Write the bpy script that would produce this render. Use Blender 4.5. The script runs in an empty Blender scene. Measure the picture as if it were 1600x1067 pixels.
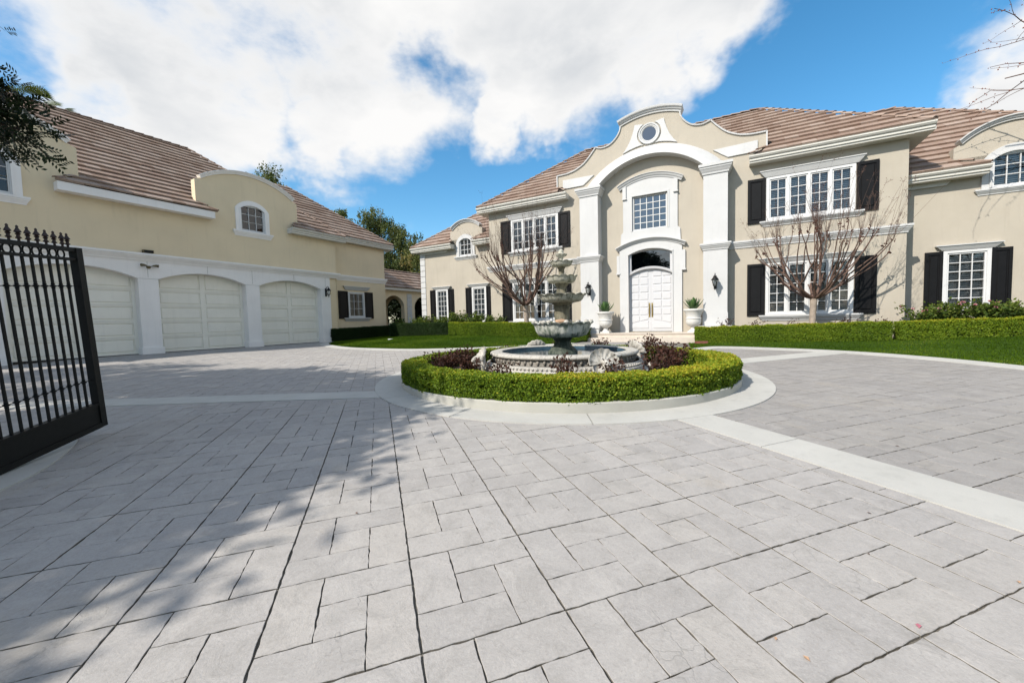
import bpy, bmesh, math, random
import numpy as np
from mathutils import Matrix, Vector
SC = bpy.context.scene
COL = SC.collection
R = math.radians
random.seed(7); rng = np.random.default_rng(7)

# ------------------------------------------------------------------ camera
PITCH, ROLL, F_PX = .0545, .0257, 609.4
EYE = 1.30
def cam_axes():
    cp, sp = math.cos(PITCH), math.sin(PITCH)
    right = Vector((1, 0, 0)); fwd = Vector((0, cp, -sp)); down = Vector((0, -sp, -cp))
    cr, sr = math.cos(ROLL), math.sin(ROLL)
    return cr*right + sr*down, -sr*right + cr*down, fwd
CR, CD, CF = cam_axes()
cam_d = bpy.data.cameras.new('camera'); cam = bpy.data.objects.new('camera', cam_d); COL.objects.link(cam)
cam_d.sensor_width = 36; cam_d.lens = 36*F_PX/1600; cam_d.clip_start = .05; cam_d.clip_end = 3000
m = Matrix.Identity(4)
for i in range(3):
    m[i][0] = CR[i]; m[i][1] = -CD[i]; m[i][2] = -CF[i]
m[2][3] = EYE
cam.matrix_world = m
SC.camera = cam
def cam_depth(P):
    return (Vector(P)-Vector((0, 0, EYE))).dot(CF)
def px(P):
    d = Vector(P)-Vector((0, 0, EYE)); z = d.dot(CF)
    if z < .05: return None
    return 800+F_PX*d.dot(CR)/z, 533.5+F_PX*d.dot(CD)/z

# ------------------------------------------------------------------ frames of the place
TH = .5059
TV = Vector((math.cos(TH), -math.sin(TH), 0)); DV = Vector((math.sin(TH), math.cos(TH), 0))
Z0 = .3165; SLOPE = .0211
def gz(y): return SLOPE*max(-6, min(15, y))
H_ORG = TV*(-2.85) + DV*17.2 + Vector((0, 0, Z0))
H_ROT = -TH
G_ORG = TV*(-20.23) + Vector((0, 0, Z0))
G_ROT = math.pi/2 - TH
def HP(u, v, z): return H_ORG + TV*u + DV*v + Vector((0, 0, z))
def GP(a, y, z): return G_ORG + DV*a - TV*y + Vector((0, 0, z))

# ------------------------------------------------------------------ sun, sky, exposure
SUN = (TV*(-.45) + DV*(-1.0) + Vector((0, 0, .95))).normalized()
sun_d = bpy.data.lights.new('sun', 'SUN'); sun_d.energy = 5.0; sun_d.angle = R(.53); sun_d.color = (1, .94, .855)
sun = bpy.data.objects.new('sun', sun_d); COL.objects.link(sun)
sun.rotation_euler = (-SUN).to_track_quat('-Z', 'Y').to_euler(); sun.location = (-20, -20, 30)
SC.view_settings.view_transform = 'Standard'; SC.view_settings.look = 'None'
SC.view_settings.exposure = .24; SC.view_settings.gamma = 1; SC.view_settings.use_curve_mapping = False
SC.cycles.use_denoising = True; SC.cycles.max_bounces = 5; SC.cycles.diffuse_bounces = 3; SC.cycles.adaptive_threshold = .02; SC.cycles.transparent_max_bounces = 12
SC.cycles.caustics_reflective = False; SC.cycles.caustics_refractive = False

W = bpy.data.worlds.new('World'); SC.world = W; W.use_nodes = True
W.cycles.sampling_method = 'MANUAL'; W.cycles.sample_map_resolution = 256
nt = W.node_tree; nt.nodes.clear()
def N(tree, t, **kw):
    n = tree.nodes.new(t)
    for k, v in kw.items():
        if k == 'ins':
            for a, b in v.items(): n.inputs[a].default_value = b
        else: setattr(n, k, v)
    return n
def L(tree, a, b): tree.links.new(a, b)
def MATH(tree, op, a, b=None, clamp=False):
    n = tree.nodes.new('ShaderNodeMath'); n.operation = op; n.use_clamp = clamp
    for i, s in enumerate((a, b)):
        if s is None: continue
        if isinstance(s, (int, float)): n.inputs[i].default_value = s
        else: tree.links.new(s, n.inputs[i])
    return n.outputs[0]
wo = N(nt, 'ShaderNodeOutputWorld'); bg = N(nt, 'ShaderNodeBackground'); bg.inputs[1].default_value = .15
L(nt, bg.outputs[0], wo.inputs[0])
sky = N(nt, 'ShaderNodeTexSky', sky_type='NISHITA', sun_disc=False)
sky.sun_elevation = math.asin(SUN.z); sky.sun_rotation = math.atan2(SUN.x, SUN.y)
sky.air_density = 1.0; sky.dust_density = .9; sky.ozone_density = 2.2; sky.altitude = 150
hs = N(nt, 'ShaderNodeHueSaturation', ins={'Hue': .488, 'Saturation': 1.30, 'Value': 1.16}); L(nt, sky.outputs[0], hs.inputs['Color'])
tc = N(nt, 'ShaderNodeTexCoord')
DIR = tc.outputs['Generated']
# clouds: banks of cloud by direction, broken up by noise
def dir_px(x, y):
    return (CR*((x-800)/F_PX) + CD*((y-533.5)/F_PX) + CF).normalized()
def wnoise(scale, detail, rough, dist=0., off=(0, 0, 0), stretch=(1, 1, 1.7)):
    mp = N(nt, 'ShaderNodeMapping'); mp.inputs['Location'].default_value = off; mp.inputs['Scale'].default_value = stretch
    L(nt, DIR, mp.inputs[0])
    nn = N(nt, 'ShaderNodeTexNoise', ins={'Scale': scale, 'Detail': detail, 'Roughness': rough, 'Distortion': dist}); L(nt, mp.outputs[0], nn.inputs['Vector'])
    return nn.outputs[0]
banks = [((560, 30), .36, 1.0), ((250, 80), .28, 1.0), ((860, 40), .28, 1.0), ((650, -150), .46, 1.0), ((380, 190), .14, .9), ((250, 205), .14, .9), ((480, 200), .13, .9),
         ((760, 190), .11, .9), ((850, 140), .15, .9), ((1010, 70), .17, .9), ((1110, 40), .12, .8), ((1590, 150), .11, 1.0), ((1740, 170), .22, 1.0), ((1500, 180), .06, .8), ((300, -260), .5, .9)]
gaps = [((690, 112), .085, .40), ((25, 48), .09, .22), ((25, 115), .05, .2), ((170, 168), .05, .2), ((870, 262), .06, .3)]
wn = N(nt, 'ShaderNodeTexNoise', ins={'Scale': 4.2, 'Detail': 5., 'Roughness': .6}); L(nt, DIR, wn.inputs['Vector'])
wv_ = N(nt, 'ShaderNodeVectorMath', operation='MULTIPLY_ADD'); L(nt, wn.outputs['Color'], wv_.inputs[0]); wv_.inputs[1].default_value = (.26, .26, .26); wv_.inputs[2].default_value = (-.13, -.13, -.13)
wa = N(nt, 'ShaderNodeVectorMath', operation='ADD'); L(nt, DIR, wa.inputs[0]); L(nt, wv_.outputs[0], wa.inputs[1]); DIRW = wa.outputs[0]
acc = None
for (p, rad, amp) in banks:
    c = dir_px(*p)
    vm = N(nt, 'ShaderNodeVectorMath', operation='DISTANCE'); L(nt, DIRW, vm.inputs[0]); vm.inputs[1].default_value = c
    q = MATH(nt, 'DIVIDE', vm.outputs['Value'], rad)
    q = MATH(nt, 'SUBTRACT', 1.0, q)
    q = MATH(nt, 'MULTIPLY', q, amp)
    acc = q if acc is None else MATH(nt, 'MAXIMUM', acc, q)
acc = MATH(nt, 'MINIMUM', acc, .50)
for (p, rad, amp) in gaps:
    vm = N(nt, 'ShaderNodeVectorMath', operation='DISTANCE'); L(nt, DIRW, vm.inputs[0]); vm.inputs[1].default_value = dir_px(*p)
    q = MATH(nt, 'MULTIPLY', MATH(nt, 'SUBTRACT', 1.0, MATH(nt, 'DIVIDE', vm.outputs['Value'], rad), True), amp)
    acc = MATH(nt, 'SUBTRACT', acc, q)
# clouds on the rest of the sky: unseen, cover raised to brighten the garage shade
big = wnoise(1.7, 3, .5, 0, (3.1, .4, 1.2))
rest = MATH(nt, 'MULTIPLY', MATH(nt, 'SUBTRACT', big, .45), 2.4)
sepd = N(nt, 'ShaderNodeSeparateXYZ'); L(nt, DIR, sepd.inputs[0])
vm = N(nt, 'ShaderNodeVectorMath', operation='DOT_PRODUCT'); L(nt, DIR, vm.inputs[0]); vm.inputs[1].default_value = CF
behind = MATH(nt, 'MULTIPLY', MATH(nt, 'SUBTRACT', .45, vm.outputs['Value']), 3.0, True)
rest = MATH(nt, 'MULTIPLY', rest, behind)
acc = MATH(nt, 'MAXIMUM', acc, rest)
acc = MATH(nt, 'MINIMUM', acc, .50)
n1 = wnoise(3.2, 8, .58, .25, (.3, .2, .5)); n2 = wnoise(9, 7, .6, .1, (4, 1, 2))
fld = MATH(nt, 'ADD', acc, MATH(nt, 'MULTIPLY', MATH(nt, 'SUBTRACT', n1, .5), .85))
fld = MATH(nt, 'ADD', fld, MATH(nt, 'MULTIPLY', MATH(nt, 'SUBTRACT', n2, .5), .48))
mr = N(nt, 'ShaderNodeMapRange', interpolation_type='SMOOTHSTEP', ins={'From Min': .05, 'From Max': .46}); L(nt, fld, mr.inputs[0])
mask = mr.outputs[0]
mr2 = N(nt, 'ShaderNodeMapRange', interpolation_type='SMOOTHSTEP', ins={'From Min': .25, 'From Max': .62}); L(nt, fld, mr2.inputs[0])
n3 = wnoise(2.4, 5, .55, .3, (8, 3, 1)); 
thick = MATH(nt, 'MULTIPLY', mr2.outputs[0], MATH(nt, 'MULTIPLY', MATH(nt, 'SUBTRACT', n3, .40), 3.4, True))
ccol = N(nt, 'ShaderNodeMixRGB'); ccol.inputs[1].default_value = (5.6, 5.55, 5.48, 1); ccol.inputs[2].default_value = (3.75, 3.9, 4.08, 1)
L(nt, thick, ccol.inputs[0])
cm = N(nt, 'ShaderNodeMixRGB'); L(nt, MATH(nt, 'MULTIPLY', mask, .99), cm.inputs[0]); L(nt, hs.outputs[0], cm.inputs[1]); L(nt, ccol.outputs[0], cm.inputs[2])
L(nt, cm.outputs[0], bg.inputs[0])

# ------------------------------------------------------------------ materials
MATS = {}
def newmat(name):
    mt = bpy.data.materials.new(name); mt.use_nodes = True; t = mt.node_tree
    b = t.nodes['Principled BSDF']; MATS[name] = mt
    return mt, t, b
def ramp(t, fac, stops):
    r = N(t, 'ShaderNodeValToRGB'); e = r.color_ramp.elements
    while len(e) < len(stops): e.new(.5)
    for el, (p, c) in zip(e, stops): el.position = p; el.color = (*c, 1)
    if fac is not None: L(t, fac, r.inputs[0])
    return r.outputs[0]
def tcoord(t, which='Object'): return N(t, 'ShaderNodeTexCoord').outputs[which]
def posn(t): return N(t, 'ShaderNodeNewGeometry').outputs['Position']
def noise(t, vec, scale, detail=4, rough=.55, dist=0, w=None):
    n = N(t, 'ShaderNodeTexNoise', ins={'Scale': scale, 'Detail': detail, 'Roughness': rough, 'Distortion': dist})
    L(t, vec, n.inputs['Vector']); return n.outputs[0]
def bump(t, b, h, strength, dist=.01):
    n = N(t, 'ShaderNodeBump', ins={'Strength': strength, 'Distance': dist}); L(t, h, n.inputs['Height']); L(t, n.outputs[0], b.inputs['Normal'])
def mixc(t, fac, a, b, blend='MIX'):
    n = N(t, 'ShaderNodeMixRGB', blend_type=blend)
    for i, s in ((0, fac), (1, a), (2, b)):
        if isinstance(s, (int, float)): n.inputs[i].default_value = s
        elif isinstance(s, tuple): n.inputs[i].default_value = (*s, 1)
        else: L(t, s, n.inputs[i])
    return n.outputs[0]
def simple(name, c, rough=.6, var=.06, nscale=3, bs=0., bscale=120, metal=0., spec=.4, dirt=None):
    mt, t, b = newmat(name); v = posn(t)
    n = noise(t, v, nscale, 5)
    lo = tuple(x*(1-var) for x in c); hi = tuple(min(1, x*(1+var)) for x in c)
    col = ramp(t, n, [(.3, lo), (.7, hi)])
    if dirt:
        nd = noise(t, v, dirt[1], 6, .65); col = mixc(t, MATH(t, 'MULTIPLY', MATH(t, 'SUBTRACT', nd, .52, False), dirt[2], True), col, dirt[0])
    if name in ('stucco', 'stucco_garage', 'white_trim', 'garage_white', 'garage_door_paint', 'eave_cream'):
        mp = N(t, 'ShaderNodeMapping'); mp.inputs['Scale'].default_value = (1, 1, .09); L(t, v, mp.inputs[0])
        sk = noise(t, mp.outputs[0], 7, 5, .6); sk2 = noise(t, v, .7, 3)
        col = mixc(t, MATH(t, 'MULTIPLY', MATH(t, 'MULTIPLY', MATH(t, 'SUBTRACT', sk, .54), 2.6, True), MATH(t, 'MULTIPLY', sk2, .62)), col, tuple(x*.62 for x in c))
        fine = noise(t, v, 38, 4, .7); col = mixc(t, MATH(t, 'MULTIPLY', MATH(t, 'SUBTRACT', fine, .5), .5, True), col, tuple(x*.78 for x in c))
    L(t, col, b.inputs['Base Color'])
    b.inputs['Roughness'].default_value = rough; b.inputs['Metallic'].default_value = metal; b.inputs['Specular IOR Level'].default_value = spec
    if bs: bump(t, b, noise(t, v, bscale, 3), bs, .004)
    return mt
simple('stucco', (.422, .380, .311), .85, .045, 1.1, .5, 90, spec=.2, dirt=((.35, .31, .245), 1.7, .7))
simple('stucco_garage', (.72, .60, .415), .85, .045, 1.0, .5, 90, spec=.2, dirt=((.60, .49, .34), 2.0, .45))  # lighter than the house stucco: lifted shade of the garage front put into the colour
simple('white_trim', (.52, .518, .508), .6, .03, 1.5, .15, 70, spec=.3, dirt=((.40, .39, .37), 2.0, .55))
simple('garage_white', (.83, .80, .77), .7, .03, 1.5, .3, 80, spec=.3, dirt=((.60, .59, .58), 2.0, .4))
simple('garage_door_paint', (.82, .79, .70), .5, .03, 2, .1, 40)
simple('window_white', (.60, .60, .59), .45, .02, 3)
simple('eave_cream', (.60, .58, .525), .55, .04, 2, .05, 40, dirt=((.6, .56, .47), 4, .5))
simple('shutter_dark', (.008, .008, .0085), .5, .15, 6, .06, 60, spec=.15)
simple('shutter_garage', (.016, .013, .011), .55, .15, 6, .06, 60, spec=.2)
simple('black_iron', (.007, .0075, .007), .5, .2, 12, .15, 90, spec=.2)
simple('spear_iron', (.030, .016, .013), .5, .2, 12)
simple('brass', (.55, .40, .13), .35, .15, 20, metal=.9)
simple('door_white', (.52, .52, .525), .4, .015, 2)
simple('porch_stone', (.52, .46, .39), .75, .08, 4, .3, 60)
simple('dark_room', (.012, .012, .013), .9, .1, 2)
simple('blind_white', (.62, .60, .55), .6, .04, 3)
simple('curtain', (.42, .41, .38), .8, .25, 9)
simple('joint_dark', (.165, .152, .130), .95, .25, 14, .8, 90, spec=.1, dirt=((.045, .042, .032), 6, 3.2))
simple('soil', (.055, .038, .026), .95, .35, 14, .8, 60)
simple('curb_concrete', (.40, .39, .345), .85, .07, 2.2, .35, 110, dirt=((.27, .26, .225), 3.5, .8))
simple('urn_white', (.57, .56, .53), .65, .04, 5, .25, 70, dirt=((.6, .57, .5), 5, .5))
simple('brick_red', (.18, .065, .045), .8, .2, 14, .3, 60)
simple('rock_tan', (.42, .27, .17), .85, .25, 12, .8, 30)
simple('stone_hedge', (.012, .018, .007), .95, .3, 5, spec=0)
simple('plastic_white', (.7, .7, .68), .4, .03, 3)
simple('bronze_fixture', (.12, .095, .045), .45, .2, 20)
simple('twig_bark', (.120, .074, .056), .85, .3, 20, .4, 60)
simple('knob_bark', (.085, .036, .024), .9, .35, 25, .6, 60)
simple('trunk_bark', (.30, .245, .195), .85, .25, 7, .5, 40, dirt=((.17, .13, .10), 9, 1.0))
simple('dark_bark', (.075, .058, .045), .9, .3, 10, .7, 30)
simple('pale_bark', (.26, .22, .18), .85, .3, 8, .5, 30)
simple('seed_pod', (.10, .045, .03), .9, .3, 20)

# concrete bands and apron slabs
def concrete(name, c):
    mt, t, b = newmat(name); v = posn(t)
    oi = N(t, 'ShaderNodeObjectInfo').outputs['Random']
    n = noise(t, v, 1.6, 6, .6); f = noise(t, v, 190, 2)
    col = ramp(t, n, [(.28, tuple(x*.9 for x in c)), (.75, tuple(x*1.06 for x in c))])
    col = mixc(t, MATH(t, 'MULTIPLY', MATH(t, 'SUBTRACT', f, .55), 2.2, True), col, tuple(x*.72 for x in c))
    st = noise(t, v, 5.5, 6, .7)
    col = mixc(t, MATH(t, 'MULTIPLY', MATH(t, 'SUBTRACT', st, .53), 2.4, True), col, tuple(x*.70 for x in c))
    col = mixc(t, MATH(t, 'MULTIPLY', oi, .10), col, tuple(x*.8 for x in c))
    L(t, col, b.inputs['Base Color']); b.inputs['Roughness'].default_value = .85; b.inputs['Specular IOR Level'].default_value = .25
    bump(t, b, f, .25, .003)
concrete('apron_concrete', (.455, .445, .41))
# stamped paving
def paving(name, attr, k_=1.0):
    mt, t, b = newmat(name); v = posn(t)
    rv = N(t, 'ShaderNodeAttribute', attribute_name='tint').outputs['Fac'] if attr else N(t, 'ShaderNodeObjectInfo').outputs['Random']
    big = noise(t, v, .45, 3, .5); n2 = noise(t, v, 4.5, 8, .66, .9); n3 = noise(t, v, 19, 5, .65, .5); f = noise(t, v, 150, 3, .65)
    col = ramp(t, rv, [(0., (.312, .302, .294)), (.25, (.325, .316, .310)), (.5, (.338, .327, .316)), (.75, (.346, .336, .328)), (1., (.352, .338, .322))])
    col = mixc(t, MATH(t, 'MULTIPLY', MATH(t, 'SUBTRACT', n2, .50), 3.0, True), col, (.245, .238, .228))
    col = mixc(t, MATH(t, 'MULTIPLY', MATH(t, 'SUBTRACT', .47, n2), 2.6, True), col, (.430, .418, .400))
    col = mixc(t, MATH(t, 'MULTIPLY', MATH(t, 'SUBTRACT', n3, .56), 2.6, True), col, (.235, .225, .212))
    col = mixc(t, MATH(t, 'MULTIPLY', MATH(t, 'SUBTRACT', f, .57), 3.0, True), col, (.215, .208, .198))
    col = mixc(t, MATH(t, 'MULTIPLY', MATH(t, 'SUBTRACT', .42, f), 2.4, True), col, (.47, .46, .44))
    col = mixc(t, MATH(t, 'MULTIPLY', MATH(t, 'SUBTRACT', big, .47), 1.5, True), col, (.285, .275, .262))
    ws = noise(t, v, 1.1, 6, .65); col = mixc(t, MATH(t, 'MULTIPLY', MATH(t, 'SUBTRACT', ws, .60), 2.2, True), col, (.40, .345, .255))
    n4 = noise(t, v, 62, 4, .7); col = mixc(t, MATH(t, 'MULTIPLY', MATH(t, 'SUBTRACT', n4, .53), 2.6, True), col, (.225, .217, .205)); col = mixc(t, MATH(t, 'MULTIPLY', MATH(t, 'SUBTRACT', .44, n4), 2.4, True), col, (.44, .43, .41))
    # stamped slate relief: warped cell edges read as thin cleft lines
    nv = N(t, 'ShaderNodeTexNoise', ins={'Scale': 3.2, 'Detail': 4.}); L(t, v, nv.inputs['Vector'])
    wd = N(t, 'ShaderNodeVectorMath', operation='MULTIPLY_ADD'); L(t, nv.outputs['Color'], wd.inputs[0]); wd.inputs[1].default_value = (.9, .9, .9); L(t, v, wd.inputs[2])
    wv = N(t, 'ShaderNodeTexVoronoi', feature='DISTANCE_TO_EDGE', ins={'Scale': 2.6}); L(t, wd.outputs[0], wv.inputs['Vector'])
    cleft = MATH(t, 'MULTIPLY', MATH(t, 'SUBTRACT', 1.0, MATH(t, 'MULTIPLY', wv.outputs[0], 42), True), MATH(t, 'MULTIPLY', MATH(t, 'SUBTRACT', noise(t, v, 2.3, 3), .50), 5, True))
    col = mixc(t, MATH(t, 'MULTIPLY', cleft, .5), col, (.20, .195, .185))
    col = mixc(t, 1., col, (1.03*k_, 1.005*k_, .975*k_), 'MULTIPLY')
    L(t, col, b.inputs['Base Color']); b.inputs['Roughness'].default_value = .8; b.inputs['Specular IOR Level'].default_value = .22
    h = MATH(t, 'ADD', MATH(t, 'MULTIPLY', n2, 1.2), MATH(t, 'MULTIPLY', n3, .35)); h = MATH(t, 'ADD', h, MATH(t, 'ADD', MATH(t, 'MULTIPLY', f, .10), MATH(t, 'MULTIPLY', n4, .16))); h = MATH(t, 'SUBTRACT', h, MATH(t, 'MULTIPLY', cleft, .25))
    bump(t, b, h, .55, .010)
paving('paver_stone', False, 1.03); paving('paver_stone_far', True, 1.0); paving('paver_darker', False, .83); paving('paver_darker_far', True, .83)  # darker stone for the slabs right of the concrete band
# roof tiles
def tilemat(name, attr):
    mt, t, b = newmat(name); v = posn(t)
    rv = N(t, 'ShaderNodeAttribute', attribute_name='tint').outputs['Fac'] if attr else N(t, 'ShaderNodeObjectInfo').outputs['Random']
    col = ramp(t, rv, [(0., (.215, .148, .112)), (.3, (.272, .195, .152)), (.6, (.305, .230, .183)), (.85, (.345, .268, .22)), (1., (.25, .172, .132))])
    n = noise(t, v, 4, 6, .65); col = mixc(t, MATH(t, 'MULTIPLY', MATH(t, 'SUBTRACT', n, .5), 1.6, True), col, (.17, .115, .095))
    n2 = noise(t, v, 30, 4); col = mixc(t, MATH(t, 'MULTIPLY', MATH(t, 'SUBTRACT', n2, .55), 1.5, True), col, (.36, .28, .24))
    L(t, col, b.inputs['Base Color']); b.inputs['Roughness'].default_value = .85; b.inputs['Specular IOR Level'].default_value = .2
    bump(t, b, noise(t, v, 60, 3), .3, .005)
tilemat('roof_tile', False); tilemat('roof_tile_far', True)
simple('roof_deck', (.055, .038, .032), .95, .2, 6)
# glass panes: clear reflective pane
def glass(name, tint=(.75, .8, .82), refl=.10):
    mt, t, b = newmat(name); t.nodes.remove(b)
    o = t.nodes['Material Output']
    tr = N(t, 'ShaderNodeBsdfTransparent'); tr.inputs[0].default_value = (*tint, 1)
    gl = N(t, 'ShaderNodeBsdfGlossy', ins={'Roughness': .02}); gl.inputs[0].default_value = (1, 1, 1, 1)
    fr = N(t, 'ShaderNodeFresnel', ins={'IOR': 1.52}); f = MATH(t, 'ADD', MATH(t, 'MULTIPLY', fr.outputs[0], 1.1), refl, True)
    v = tcoord(t, 'Object'); nn = N(t, 'ShaderNodeBump', ins={'Strength': .05, 'Distance': .02}); L(t, noise(t, posn(t), 2.5, 2), nn.inputs['Height']); L(t, nn.outputs[0], gl.inputs['Normal'])
    ms = N(t, 'ShaderNodeMixShader'); L(t, f, ms.inputs[0]); L(t, tr.outputs[0], ms.inputs[1]); L(t, gl.outputs[0], ms.inputs[2]); L(t, ms.outputs[0], o.inputs[0])
glass('window_glass', (.85, .87, .87), .02); glass('sky_glass', (.10, .15, .2), .10); glass('lamp_glass', (.9, .92, .92), .08)
# leaves
def leafmat(name, stops, trans=.35, rough=.5, spec=.16):
    mt, t, b = newmat(name); o = t.nodes['Material Output']
    a = N(t, 'ShaderNodeAttribute', attribute_name='tint').outputs['Fac']
    col = ramp(t, a, stops)
    L(t, col, b.inputs['Base Color']); b.inputs['Roughness'].default_value = rough; b.inputs['Specular IOR Level'].default_value = spec
    tl = N(t, 'ShaderNodeBsdfTranslucent'); L(t, mixc(t, 1., col, (1.0, 1.0, .6), 'MULTIPLY'), tl.inputs[0])
    ms = N(t, 'ShaderNodeMixShader'); ms.inputs[0].default_value = trans
    L(t, b.outputs[0], ms.inputs[1]); L(t, tl.outputs[0], ms.inputs[2]); L(t, ms.outputs[0], o.inputs[0])
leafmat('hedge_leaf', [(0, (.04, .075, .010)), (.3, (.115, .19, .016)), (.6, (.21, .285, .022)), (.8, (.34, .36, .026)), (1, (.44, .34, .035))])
leafmat('dark_leaf', [(0, (.007, .014, .006)), (.5, (.014, .026, .010)), (1, (.030, .045, .016))], .15)
leafmat('shade_hedge_leaf', [(0, (.008, .018, .006)), (.5, (.020, .042, .010)), (1, (.045, .08, .016))], .2)  # darker copy of the hedge leaves, shade painted into the leaf colour
leafmat('shrub_leaf', [(0, (.025, .05, .012)), (.5, (.075, .12, .022)), (1, (.19, .22, .04))])
leafmat('rose_leaf', [(0, (.028, .014, .012)), (.5, (.055, .024, .017)), (.8, (.085, .034, .022)), (1, (.05, .055, .02))], .25)
leafmat('weeping_leaf', [(0, (.04, .06, .022)), (.4, (.09, .12, .038)), (.75, (.16, .175, .055)), (1, (.26, .21, .08))], .35)
leafmat('grass_blade', [(0, (.03, .062, .004)), (.5, (.066, .118, .008)), (.85, (.11, .165, .014)), (1, (.19, .18, .05))], .3, .9, .0)
leafmat('petal', [(0, (.55, .20, .26)), (.5, (.65, .36, .40)), (1, (.8, .62, .62))], .3)
leafmat('agave_leaf', [(0, (.03, .075, .018)), (.6, (.06, .13, .03)), (1, (.11, .19, .05))], .15)
mt, t, b = newmat('lawn_soil'); v = posn(t)
L(t, ramp(t, noise(t, v, 6, 6, .6), [(.3, (.022, .045, .009)), (.7, (.05, .085, .016))]), b.inputs['Base Color']); b.inputs['Roughness'].default_value = .95; b.inputs['Specular IOR Level'].default_value = 0
mt, t, b = newmat('agave_skin'); v = tcoord(t)
L(t, ramp(t, N(t, 'ShaderNodeObjectInfo').outputs['Random'], [(0, (.03, .075, .02)), (.6, (.055, .12, .03)), (1, (.10, .17, .05))]), b.inputs['Base Color']); b.inputs['Roughness'].default_value = .4
mt, t, b = newmat('far_ground'); v = posn(t)
L(t, ramp(t, noise(t, v, .3, 6), [(.3, (.035, .045, .02)), (.7, (.07, .075, .035))]), b.inputs['Base Color']); b.inputs['Roughness'].default_value = .95
# weathered fountain stone: streaks of algae run down
def fountain_stone(name, base, dark, amount, vs=.22):
    mt, t, b = newmat(name); v = posn(t)
    mp = N(t, 'ShaderNodeMapping'); mp.inputs['Scale'].default_value = (1, 1, vs); L(t, v, mp.inputs[0])
    n = noise(t, mp.outputs[0], 16, 6, .62, .4); n2 = noise(t, v, 45, 5, .6); n3 = noise(t, v, 4, 4)
    col = ramp(t, n2, [(.3, tuple(x*.82 for x in base)), (.7, tuple(min(1, x*1.1) for x in base))])
    f = MATH(t, 'MULTIPLY', MATH(t, 'SUBTRACT', MATH(t, 'ADD', n, MATH(t, 'MULTIPLY', n3, .5)), amount), 5, True)
    col = mixc(t, MATH(t, 'MULTIPLY', f, .9), col, dark)
    L(t, col, b.inputs['Base Color']); b.inputs['Roughness'].default_value = .75
    bump(t, b, n2, .5, .006)
fountain_stone('stone_white', (.46, .435, .385), (.17, .16, .13), .78, .5)
fountain_stone('stone_bowl', (.55, .55, .49), (.05, .085, .06), .69)
fountain_stone('stone_tier', (.47, .455, .375), (.09, .10, .065), .73); fountain_stone('stone_stem', (.19, .17, .115), (.05, .05, .03), .70)
fountain_stone('stone_algae', (.10, .115, .085), (.018, .03, .02), .60)
fountain_stone('stone_frieze', (.26, .235, .20), (.07, .065, .055), .72, .6)  # shadow in the carved band painted in as a darker stone
mt, t, b = newmat('pool_water'); v = posn(t)
b.inputs['Base Color'].default_value = (.012, .03, .04, 1); b.inputs['Roughness'].default_value = .04; b.inputs['IOR'].default_value = 1.33
bump(t, b, noise(t, v, 18, 3), .18, .01)
mt, t, b = newmat('pool_tile'); v = tcoord(t)
bk = N(t, 'ShaderNodeTexChecker', ins={'Scale': 18.}); L(t, v, bk.inputs[0])
L(t, mixc(t, noise(t, v, 22, 3), (.012, .035, .06), (.09, .16, .22)), b.inputs['Base Color']); b.inputs['Roughness'].default_value = .15
MAT = MATS

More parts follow.
